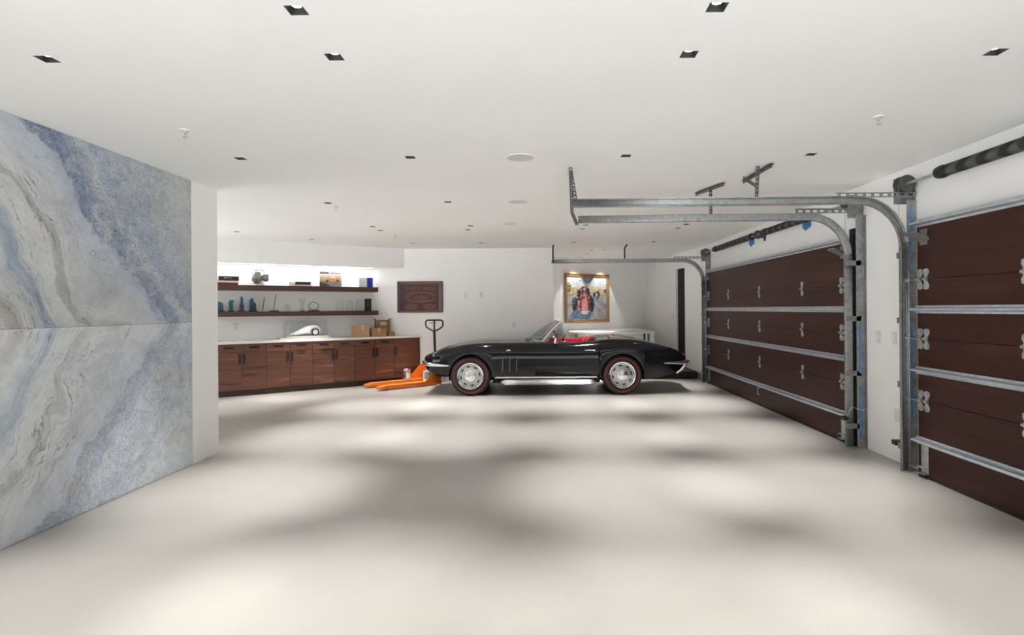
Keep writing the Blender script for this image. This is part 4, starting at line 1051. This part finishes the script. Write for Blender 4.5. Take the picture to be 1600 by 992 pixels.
artwork(o, cw, ch, -0.012, [
    (psky, [(0, .66), (1, .64), (1, 1), (0, 1)]), (pm('paint_slate', (0.20, 0.24, 0.30), 0.6, var=0.5, scale=9), [(.38, 1), (.42, .90), (.50, .84), (.56, .86), (.64, .93), (.68, 1)]),
    (pyel, [(0, .58), (.30, .66), (.55, .68), (1, .60), (1, .70), (.7, .74), (.3, .74), (0, .76)]), (pgrn, [(0, .62), (.08, .66), (.11, .78), (.05, .86), (0, .84)]), (pgrn, [(.90, .62), (1, .62), (1, .72), (.93, .70)]),
    (pdk, ell(.77, .58, .055, .085)), (pwh, ell(.75, .58, .025, .045)), (pdk, ell(.68, .58, .03, .06)),
    (pdk, ell(.19, .36, .075, .175)), (pdk, ell(.60, .36, .085, .195)), (pdk, ell(.29, .60, .05, .10)), (pdk, ell(.52, .62, .055, .11)),
    (pdk, [(.20, .45), (.60, .45), (.60, .49), (.20, .50)]), (pbl, [(.08, .02), (.55, .0), (.62, .15), (.40, .24), (.14, .20)]),
    (pdk, ell(.42, .68, .10, .10)), (pred, [(.29, .28), (.34, .56), (.40, .66), (.46, .66), (.53, .54), (.56, .28), (.50, .18), (.36, .18)]),
    (ppk, [(.35, .20), (.37, .44), (.42, .60), (.45, .60), (.50, .42), (.51, .20)]), (pwh, [(.33, .20), (.53, .20), (.50, .12), (.37, .12)]), (pdk, ell(.41, .52, .035, .04)), (pwh, ell(.43, .72, .035, .035)), (pred, ell(.43, .74, .035, .02))] + strokes, 'racing_scene', PZ + fw, 0.00003)
# two spots wash the painting
for k, t in enumerate((0.28, 1.12)):
    s2 = bpy.data.lights.new('picture_beam', 'SPOT'); s2.energy = 34; s2.spot_size = math.radians(62); s2.spot_blend = 0.35; s2.color = (1, 0.99, 0.97); s2.shadow_soft_size = 0.02
    r = empty('picture_spotlight', tuple(B(t, 0.30, CE)), ANG, ('left' if k == 0 else 'right') + ' small spotlight in the alcove ceiling above the racing painting', 'spotlight', 'spotlights over the painting')
    MB().lathe([(0.036, 0), (0.036, -0.014), (0.028, -0.016), (0.026, -0.008), (0, -0.006)], n=20).build('trim_ring', M['plate'], r, smooth=40)
    lo = bpy.data.objects.new('beam', s2); COL.objects.link(lo); lo.parent = r; lo.location = (0, 0, -0.03)
    lo.rotation_euler = (math.radians(14), 0, 0)

# white rounded desk in front of the painting wall
o = empty('white_counter', (1.7, 12.9, 0), 0, 'low white counter with rounded end below the racing painting', 'counter')
def cpt(x, y): return (x - 1.7, y - 12.9)
pl = [cpt(2.56, 12.62), cpt(2.56, 14.10), cpt(0.72, 13.50), cpt(0.68, 13.3)] + [cpt(1.25 - 0.57 * math.cos(a), 13.2 - 0.62 * math.sin(a)) for a in [0.25 + (PI / 2 - 0.25) * k / 10 for k in range(11)]] + [cpt(2.50, 12.56)]
b0_ = B(2.45, 0.02)
pl[1] = cpt(2.52, 14.86); pl[2] = cpt(0.74, 13.60)
MB().prism(pl, 0.865, 0.905).build('top', M['white'], o, bevel=0.006)
pl2 = [cpt(2.40, 12.68), cpt(2.40, 14.7), cpt(0.80, 13.60), cpt(0.80, 13.3)] + [cpt(1.25 - 0.45 * math.cos(a), 13.2 - 0.52 * math.sin(a)) for a in [0.25 + (PI / 2 - 0.25) * k / 10 for k in range(11)]]
MB().prism(pl2, 0.0, 0.865).build('cabinet_body', M['plate'], o)
for x in (1.63, 2.33): MB().box(x - 1.7 - 0.018, x - 1.7 + 0.018, 12.672 - 12.9, 12.70 - 12.9, 0.02, 0.86).build('door_gap', M['blackm'], o)
MB().box(2.44 - 1.7, 2.54 - 1.7, 12.60 - 12.9, 13.3 - 12.9, 0.0, 0.865).build('end_panel', M['white'], o)
MB().box(0.79 - 1.7, 1.0 - 1.7, 12.93 - 12.9, 13.05 - 12.9, 0.02, 0.86).build('grey_side', M['grey'], o)
# low black platform behind the tail of the car
o = empty('low_platform', (2.72, 11.95, 0), 0, 'low black platform on the floor between car tail and far door', 'platform')
MB().box(-0.75, 0.46, -0.50, 0.48, 0.0, 0.13).build('base', M['black'], o, bevel=0.01)
MB().box(-0.73, 0.44, -0.48, 0.46, 0.13, 0.145).build('mat', pm('grey_mat', (0.03, 0.033, 0.04), 0.7), o, bevel=0.004)

# ------------------------------------------------------------------ pallet jack with two paint cans
JA = math.atan2(-0.66, -0.75)                       # forks point this way
jk = empty('pallet_jack', (-2.13, 11.02, 0), JA, 'orange pallet jack with black handle parked by the cabinets', 'pallet jack')
# local +x runs along the forks, y across
for s in (-1, 1):
    yc = s * 0.255
    pr = [(0.02, 0.088), (1.07, 0.088), (1.20, 0.066), (1.20, 0.034), (1.10, 0.022), (0.02, 0.022)]
    fk = MB().prism(pr, yc - 0.072, yc + 0.072, axis='y').build('fork', M['orange'], jk, bevel=0.006)
    MB().tube([(1.0, yc - 0.045, 0.028), (1.0, yc + 0.045, 0.028)], 0.028, 14).build('load_roller', pm('roller_white', (0.6, 0.58, 0.52)), fk, smooth=40)
mb = MB().prism([(0.05, 0.022), (0.05, 0.10), (-0.02, 0.42), (-0.10, 0.44), (-0.13, 0.36), (-0.10, 0.10), (-0.10, 0.05)], -0.12, 0.12, axis='y')
mb.build('pump_frame', M['orange'], jk, bevel=0.008)
mb = MB()
for s in (-1, 1): mb.prism([(0.28, 0.076), (0.30, 0.09), (0.02, 0.36), (-0.05, 0.36), (-0.05, 0.03), (0.04, 0.03)], s * 0.325 - 0.006, s * 0.325 + 0.006, axis='y')
mb.box(-0.055, -0.04, -0.331, 0.331, 0.03, 0.36)
mb.build('bulkhead', M['orange'], jk, bevel=0.003)
MB().lathe([(0.0, -0.05), (0.085, -0.05), (0.095, -0.04), (0.095, -0.008), (0.085, 0.0)], axis='y', c=(-0.12, -0.01, 0.098), n=22).lathe([(0.085, 0.0), (0.095, 0.008), (0.095, 0.04), (0.085, 0.05), (0.0, 0.05)], axis='y', c=(-0.12, 0.01, 0.098), n=22).build('steer_wheel', M['rubber'], jk, smooth=40)
MB().lathe([(0.05, 0.18), (0.05, 0.40), (0.035, 0.43), (0.035, 0.50), (0.0, 0.50)], c=(-0.12, 0, 0), n=20).tube([(-0.16, 0, 0.30), (-0.19, 0, 0.42)], 0.02, 10).build('pump', M['black'], jk, smooth=35)
hd = MB().tube([(-0.12, 0, 0.45), (-0.11, 0, 0.80), (-0.105, 0, 1.03)], 0.025, 12)
hd.build('handle_pole', M['black'], jk, smooth=40)
# the grip loop lies across the picture: its plane turned so that it faces the room
la = -JA                                             # undo the jack's turn for the loop
loop = [(0, 1.005), (0.06, 1.03), (0.135, 1.075), (0.165, 1.11), (0.168, 1.185), (0.155, 1.21), (0.12, 1.222), (0.0, 1.222), (-0.12, 1.222), (-0.155, 1.21), (-0.168, 1.185), (-0.165, 1.11), (-0.135, 1.075), (-0.06, 1.03)]
ca, sa = math.cos(la), math.sin(la)
MB().tube([(-0.105 + a * ca, a * sa, b) for a, b in loop], 0.015, 10, closed=True).tube([(-0.105, 0, 1.0), (-0.105, 0, 1.222)], 0.017, 10).build('grip_loop', M['black'], jk, smooth=60)
MB().tube([(-0.105 - 0.085 * ca, -0.085 * sa, 1.165), (-0.105 - 0.0 * ca, 0, 1.168)], 0.007, 8).build('release_lever', M['black'], jk, smooth=60)
def jw(x, y, z):
    c, s = math.cos(JA), math.sin(JA)
    return (-2.13 + x * c - y * s, 11.02 + x * s + y * c, z)
def paint_can(loc, mat, band, label):
    o = empty('paint_can', loc, 0.6, label, 'paint can', 'paint cans on the pallet jack')
    MB().lathe([(0.0, 0.0), (0.080, 0.0), (0.082, 0.004), (0.080, 0.008), (0.080, 0.182), (0.083, 0.186), (0.083, 0.194), (0.076, 0.194), (0.076, 0.188), (0, 0.188)], n=32).build('can', mat, o, smooth=30)
    MB().lathe([(0.0, 0.189), (0.064, 0.189), (0.067, 0.192), (0.070, 0.196), (0.072, 0.190)], n=32).build('lid', M['brushed'], o, smooth=30)
    for a0, a1, z0, z1, bm_, nm in band:
        MB().lathe([(0.0808, z0), (0.0808, z1)], n=14, a0=a0, a1=a1).build(nm, bm_, o)
    MB().tube([(0.083 * math.cos(t), 0.083 * math.sin(t) * 0.0 - 0.084 * abs(math.sin(t)) , 0.150 - 0.06 * math.sin(t)) for t in [PI * k / 12 for k in range(13)]], 0.0018, 5).build('bail', M['brushed'], o)
F2 = 1.5 * PI
paint_can(jw(0.36, -0.255, 0.0885), M['brushed'], [(F2 - 1.6, F2 - 0.5, 0.03, 0.16, pm('can_red', (0.20, 0.05, 0.04), 0.4), 'red_band'), (F2 - 0.45, F2 + 0.5, 0.03, 0.13, M['white'], 'paper_label')], 'bare metal paint can with a small label, on the far fork')
paint_can(jw(0.18, 0.225, 0.0885), M['white'], [(F2 - 1.3, F2 + 0.6, 0.06, 0.165, pm('can_blue', (0.17, 0.36, 0.55), 0.4), 'blue_band'), (F2 - 1.3, F2 + 0.6, 0.035, 0.06, pm('can_green', (0.30, 0.33, 0.16), 0.4), 'green_band')], 'white paint can with a light blue label, next to the car nose')

# ------------------------------------------------------------------ the classic convertible
CARX, CARY = -1.146, 10.19
car = empty('classic_convertible', (CARX, CARY, 0), 0, 'black classic convertible with red interior and redline tyres parked across the garage', 'car')
RA = 2.50                                            # rear axle, measured from the front axle
def tab(*kv): return [k for k, v in kv], [v for k, v in kv]
T_w = tab((-.87, .16), (-.84, .38), (-.77, .58), (-.62, .74), (-.42, .83), (-.1, .875), (.3, .88), (.8, .855), (1.3, .85), (1.8, .86), (2.3, .885), (2.7, .885), (3.1, .85), (3.35, .79), (3.52, .70), (3.60, .60), (3.63, .5))
T_b = tab((-.87, .555), (-.82, .47), (-.74, .40), (-.6, .365), (-.39, .345), (.4, .31), (.9, .30), (2.1, .29), (2.9, .255), (3.1, .285), (3.36, .345), (3.5, .43), (3.60, .52), (3.63, .55))
T_f = tab((-.87, .582), (-.80, .640), (-.70, .69), (-.55, .74), (-.39, .785), (-.2, .825), (0, .855), (.3, .872), (.8, .872), (1.2, .868), (1.7, .868), (2.0, .885), (2.34, .918), (2.6, .915), (2.8, .893), (3.0, .852), (3.3, .775), (3.46, .715), (3.56, .655), (3.63, .595))
T_c = tab((-.87, .578), (-.8, .62), (-.7, .665), (-.5, .735), (-.39, .768), (-.2, .822), (0, .862), (.3, .885), (.9, .893), (1.1, .888), (1.7, .88), (2.1, .905), (2.4, .92), (2.7, .893), (3.0, .838), (3.3, .762), (3.5, .69), (3.63, .59))
T_k = tab((-.87, .570), (-.7, .60), (-.4, .665), (0, .705), (.5, .70), (1.2, .685), (2.0, .70), (2.5, .72), (3.0, .70), (3.4, .645), (3.63, .575))
AR, AZ = 0.352, 0.328
def arch(s):
    z = -1
    for c in (0.0, RA):
        if abs(s - c) < AR: z = max(z, AZ + math.sqrt(AR * AR - (s - c) ** 2))
    return z
def section(s):
    w, zb, zf, zc, zk = (pchip(*T, s) for T in (T_w, T_b, T_f, T_c, T_k))
    zk = min(zk, zf - 0.012)
    za = arch(s); zl = max(zb, za)
    zk = max(zk, zl + 0.012) if zf - 0.02 > zl + 0.012 else zk
    fl = 0.012 * math.exp(-((min(abs(s), abs(s - RA)) / 0.42) ** 4))
    bul = 0.0
    return [(w * .90, zl + 0.0), (w * .955 + fl, zl), (w * .985 + fl * .6, lerp(zl, zk, .5)), (w, zk), (w * .985, lerp(zk, zf, .30)), (w * .955, lerp(zk, zf, .66)), (w * .905, lerp(zk, zf, .92)),
            (w * .85, zf), (w * .77, zf - .008), (w * .66, lerp(zf, zc, .5) - .018), (w * .50, zc - .012), (w * .36, zc + .004), (w * .18, zc + .008), (0.0, zc + .008)]
DS0, DS1 = 1.07, 2.13                                # door shut lines
CK0, CK1 = 1.22, 2.10                                # cockpit opening
st = set()
for k in range(0, 91): st.add(round(lerp(-.87, 3.63, k / 90), 4))
for c in (0.0, RA):
    for k in range(0, 29):
        st.add(round(c - AR * math.cos(PI * k / 28), 4))
    st.add(round(c - AR - .0005, 4)); st.add(round(c + AR + .0005, 4))
for v in (-.86, -.845, -.82, 3.61, 3.62, DS0, DS1, CK0, CK1): st.add(v)
st = sorted(st)
cl2 = [st[0]]
for s in st[1:]:
    if s - cl2[-1] > 0.0004: cl2.append(s)
st = cl2
secs = [section(s) for s in st]
KN = len(secs[0])
body = MB(); doors = {1: MB(), -1: MB()}; idx = {}
for side in (-1, 1):
    vs = [(s, side * y, z) for s, sec in zip(st, secs) for y, z in sec]
    fb, fd = [], []
    for i in range(len(st) - 1):
        sm = (st[i] + st[i + 1]) / 2
        for k in range(KN - 1):
            if CK0 < sm < CK1 and k >= 8: continue
            q = (i * KN + k, i * KN + k + 1, (i + 1) * KN + k + 1, (i + 1) * KN + k)
            if side > 0: q = q[::-1]
            (fd if (DS0 < sm < DS1 and 1 <= k <= 6) else fb).append(q)
    body.add(vs, fb)
    used = sorted({v for f_ in fd for v in f_}); mp_ = {v: i for i, v in enumerate(used)}
    dv = []
    for v in used:
        x, y, z = vs[v]
        if abs(x - DS0) < 1e-6: x += 0.003
        if abs(x - DS1) < 1e-6: x -= 0.003
        if v % KN == 1: z += 0.006
        dv.append((x, y + side * 0.0, z))
    doors[side].add(dv, [tuple(mp_[v] for v in f_) for f_ in fd])
# close nose and tail
for i in (0, len(st) - 1):
    ring = [(st[i], y, z) for y, z in secs[i]] + [(st[i], -y, z) for y, z in reversed(secs[i][:-1])]
    body.add(ring, [tuple(range(len(ring)))])
bo = body.build('body', M['carblack'], car, smooth=38)
# underside, wheel wells and inner panels: dull black
un = MB()
un.box(-0.60, -AR - 0.02, -0.66, 0.66, 0.30, 0.42).box(AR + 0.01, RA - AR - 0.01, -0.74, 0.74, 0.20, 0.30).box(-AR - 0.05, AR + 0.05, -0.52, 0.52, 0.22, 0.70).box(RA - AR - 0.05, RA + AR + 0.05, -0.55, 0.55, 0.22, 0.72).box(RA + AR + 0.01, 3.30, -0.62, 0.62, 0.27, 0.45)
for side in (-1, 1):
    un.box(DS0 - 0.06, DS1 + 0.06, min(side * .70, side * .775), max(side * .70, side * .775), 0.31, 0.80)
    for c in (0.0, RA):
        a0 = AR + 0.004
        rows = [[(c - a0 * math.cos(a), side * y, AZ + a0 * math.sin(a)) for a in [PI * k / 20 for k in range(21)]] for y in (0.52, 0.80)]
        un.grid(rows)
un.build('underbody', M['blackm'], car)
for side in (-1, 1):
    d = doors[side].build('door', M['carblack'], car, smooth=38)
    d.modifiers.new('thick', 'SOLIDIFY').thickness = 0.004
    # handle with push button and key lock
    yy = side * 0.852
    mb = MB().tube([(1.875, yy, 0.735), (1.885, yy + side * .018, 0.742), (1.96, yy + side * .022, 0.745), (2.02, yy + side * .018, 0.742)], 0.009, 8, rs=[.004, .007, .010, .010])
    mb.lathe([(0.016, 0), (0.016, .012), (0, .014)] if side > 0 else [(0.016, 0), (0.016, -.012), (0, -.014)], axis='y', c=(2.035, yy + side * .006, 0.742), n=14)
    mb.lathe([(0.013, 0), (0.013, .010), (0, .011)] if side > 0 else [(0.013, 0), (0.013, -.010), (0, -.011)], axis='y', c=(2.02, yy + side * .004, 0.668), n=14)
    mb.build('handle', M['chrome'], d, smooth=45)
    # door mirror
    mm = MB().tube([(1.41, side * .775, .862), (1.405, side * .79, .90), (1.41, side * .80, .945)], .02, 10, rs=[.034, .022, .010]).build('side_mirror', M['chrome'], car, smooth=50)
    MB().lathe([(0.0, -.022), (.030, -.018), (.044, 0.0), (.046, .010), (.040, .014), (0, .012)], axis='x', c=(1.425, side * .80, .985), n=20).build('mirror_head', M['darkst'], mm, smooth=45)
    # fender gills
    for k, s0 in enumerate((0.515, 0.630, 0.745)):
        yv = side * 0.852
        a, b = sorted((yv - side * .02, yv + side * .013))
        MB().prism([(s0 - .030, .40), (s0 + .016, .395), (s0 + .026, .62), (s0 - .018, .63)], a, b, axis='y').build('fender_vent', M['blackm'], car, bevel=.006)
        MB().prism([(s0 + .014, .40), (s0 + .020, .40), (s0 + .030, .615), (s0 + .024, .618)], a, b + (.003 if side > 0 else 0) , axis='y').build('vent_blade', M['galvd'], car) if side < 0 else None
    # crossed-flag badge
    yv = side * .872
    MB().tube([(.60, yv, .740), (.655, yv - side * .003, .765)], .007, 6).tube([(.665, yv, .740), (.61, yv - side * .003, .765)], .007, 6).build('fender_badge', M['chrome'], car)
    # side exhaust cover with ribs, rocker trim
    mb = MB()
    x0, x1, yo = 0.50, 2.06, side * .83
    rows = []
    for s in [lerp(x0, x1, k / 60) for k in range(61)]:
        e = min(1.0, (s - x0) / .08 + .35, (x1 - s) / .06 + .35)
        bulge = .006 if int((s - x0) / .245 * 14) % 14 in (0, 1) else 0
        rows.append([(s, yo - side * .05 + side * (.055 * e + bulge) * max(0.0, math.sin(t)), .225 - .055 * e * math.cos(t)) for t in [PI * k / 12 for k in range(13)]])
    mb.grid(rows)
    for kk in range(7):
        zz = .185 + kk * .0125
        mb.tube([(x0 + .08, yo + side * (.004 * (1 - ((kk - 3) / 3.2) ** 2) + .001), zz), (x1 - .08, yo + side * (.004 * (1 - ((kk - 3) / 3.2) ** 2) + .001), zz)], .0028, 4)
    mb.build('side_pipe', M['brushed'], car, smooth=40)
    MB().box(.40, 2.10, min(side * .825, side * .842), max(side * .825, side * .842), .287, .315).build('rocker_trim', M['chrome'], car, bevel=.006)
    # bumpers
    q = [(-.875, side * .26, .515), (-.80, side * .53, .515), (-.70, side * .69, .512), (-.55, side * .795, .508), (-.34, side * .862, .502)]
    mb = MB().tube(q, .028, 10, rs=[.030, .033, .033, .028, .012])
    mb.build('front_bumper', M['chrome'], car, smooth=50)
    q = [(3.655, side * .32, .525), (3.645, side * .55, .525), (3.57, side * .70, .522), (3.45, side * .80, .518), (3.18, side * .868, .522)]
    MB().tube(q, .028, 10, rs=[.028, .032, .032, .026, .010]).build('rear_bumper', M['chrome'], car, smooth=50)
    MB().tube([(3.44, side * .60, .335), (3.52, side * .62, .40), (3.60, side * .62, .50)], .03, 10, rs=[.026, .034, .030]).build('bumper_guard', M['chrome'], car, smooth=50)
    # tail lamps
    for yy in (.30, .52):
        MB().lathe([(.048, 3.56), (.048, 3.602), (.042, 3.610), (0, 3.613)], axis='x', c=(0, side * yy, .60), n=20).build('tail_lamp', pm('lamp_red', (.30, .01, .012), .2), car, smooth=40)
    # front indicator under the nose point
    MB().box(-.80, -.76, min(side * .46, side * .56), max(side * .46, side * .56), .535, .563).build('indicator', pm('lamp_amber', (.55, .20, .05), .2), car, bevel=.006)
    # headlamp cover seam on the nose
    MB().tube([(-.70, side * .30, .684), (-.66, side * .56, .704), (-.52, side * .62, .752), (-.54, side * .34, .736)], .003, 5, closed=True).build('headlamp_door', M['blackm'], car)
MB().box(-.83, -.76, -.40, .40, .44, .53).build('grille', M['darkst'], car, bevel=.01)
# windscreen
def wb(a): return Vector((.93 + .27 * a * a, .63 * a, .893 - .012 * a * a))
def wtp(a): return Vector((1.43 + .075 * a * a, .545 * a, 1.222 - .022 * a * a))
rows = []
for k in range(9):
    t = k / 8
    rows.append([tuple(wb(a).lerp(wtp(a), t) + Vector((-.020 * math.sin(PI * t), 0, .012 * math.sin(PI * t)))) for a in [-1 + 2 * j / 20 for j in range(21)]])
ws = MB().grid(rows).build('windscreen', M['wind'], car, smooth=60)
aa = [-1 + 2 * j / 20 for j in range(21)]
wf = MB().tube([tuple(wb(a)) for a in aa], .012, 8).tube([tuple(wtp(a)) for a in aa], .020, 8)
for s in (-1, 1): wf.tube([tuple(wb(s)), tuple(wb(s).lerp(wtp(s), .5) + Vector((-.012, 0, .008))), tuple(wtp(s))], .024, 8)
wf.build('windscreen_frame', M['trim'], ws, smooth=50)
for s in (-1, 1):
    A_, B_, C_ = (1.26, s * .665, .872), (1.53, s * .575, 1.175), (1.575, s * .66, .872)
    v = MB().add([A_, B_, C_], [(0, 1, 2)]).build('vent_window', M['wind'], car)
    MB().tube([A_, B_, C_], .009, 8, closed=True).build('vent_frame', M['chrome'], v)
MB().tube([(.93, -.30, .905), (.90, -.42, .912), (1.02, -.55, .905)], .007, 6).tube([(.92, -.1, .905), (.96, -.25, .93), (1.0, -.40, .915)], .006, 6).build('wiper', M['black'], car)
MB().tube([(1.46, 0, 1.19), (1.50, 0, 1.165)], .006, 6).box(1.495, 1.512, -.10, .10, 1.12, 1.165).build('rear_view_mirror', M['darkst'], car, bevel=.003)
# cockpit
tub = MB().box(1.16, 2.13, -.66, .66, .31, .34).box(1.12, 1.18, -.66, .66, .34, .80).box(2.09, 2.13, -.62, .62, .34, .885)
tub.build('cockpit_floor', pm('red_carpet', (0.22, .012, .02), .9), car)
for s in (-1, 1):
    MB().box(1.23, 2.09, min(s * .62, s * .665), max(s * .62, s * .665), .34, .868).build('door_card', M['redlea'], car, bevel=.012)
    sx = .34 * s
    sq = MB().box(1.50, 1.95, sx - .23, sx + .23, .36, .52)
    cu = sq.build('seat', M['redlea'], car, bevel=.05, seg=4)
    MB().prism([(1.86, .46), (2.00, .47), (2.075, .90), (2.05, .935), (1.985, .93), (1.955, .88)], sx - .22, sx + .22, axis='y').build('seat_back', M['redlea'], cu, bevel=.03, seg=4)
MB().box(1.17, 1.32, -.62, .62, .66, .865).build('dashboard', M['black'], car, bevel=.03, seg=3)
MB().box(1.30, 2.02, -.085, .085, .34, .56).build('center_console', M['redlea'], car, bevel=.02)
swc = Vector((1.52, -.34, .80)); ax1 = Vector((0, 1, 0)); ax2 = Vector((.35, 0, .94)).normalized()
sw = MB().tube([tuple(swc + (ax1 * math.cos(t) + ax2 * math.sin(t)) * .185) for t in [2 * PI * k / 28 for k in range(28)]], .012, 8, closed=True)
for t in (PI / 2, PI * 7 / 6, PI * 11 / 6): sw.tube([tuple(swc), tuple(swc + (ax1 * math.cos(t) + ax2 * math.sin(t)) * .185)], .008, 6)
sw.tube([tuple(swc), (1.25, -.34, .70)], .018, 8)
sw.build('steering_wheel', M['black'], car, smooth=50)
# wheels
def make_wheel(s, side):
    yo = side * .83
    def pr(l): return [(r, h * side) for r, h in l]
    c = (s, yo, .328)
    w = MB().lathe(pr([(.205, -.03), (.222, .004), (.216, .012), (.200, .006), (.190, -.012)]), axis='y', c=c, n=48, cap=False).build('wheel', M['chrome'], car, smooth=30)
    MB().lathe(pr([(.192, -.012), (.168, -.020), (.150, -.012), (.120, -.006), (.105, .002), (.085, .006)]), axis='y', c=c, n=48, cap=False).build('wheel_face', M['wheelface'], w, smooth=30)
    MB().lathe(pr([(.205, -.20), (.27, -.215), (.318, -.19), (.330, -.15), (.330, -.05), (.322, -.015), (.300, .004), (.262, .008), (.228, .002), (.215, -.02)]), axis='y', c=c, n=56, cap=False).build('tyre', M['rubber'], w, smooth=40)
    MB().lathe(pr([(.266, .007), (.268, .0105), (.284, .0095), (.287, .004)]), axis='y', c=c, n=56, cap=False).build('redline', M['redline'], w, smooth=40)
    mb = MB()
    for k in range(8):
        a = 2 * PI * k / 8 + .2
        rows = [[(c[0] + r * math.cos(a + da), c[1] + side * (-.0125 + (.0 if r > .16 else .005)), c[2] + r * math.sin(a + da)) for da in (-.17, -.08, 0, .08, .17)] for r in (.146, .166)]
        mb.grid(rows)
    sl = mb.build('rim_slot', M['blackm'], w); sl.modifiers.new('thick', 'SOLIDIFY').thickness = .006
    MB().lathe(pr([(.088, .004), (.086, .022), (.070, .034), (.052, .036), (.046, .046), (.025, .052), (0, .053)]), axis='y', c=c, n=32).build('hub_cap', M['chrome'], w, smooth=35)
    MB().lathe(pr([(.204, -.16), (.204, -.06), (.10, -.06), (0, -.06)]), axis='y', c=c, n=32).build('wheel_disc', M['galvd'], w, smooth=35)
for s in (0.0, RA):
    for side in (-1, 1): make_wheel(s, side)
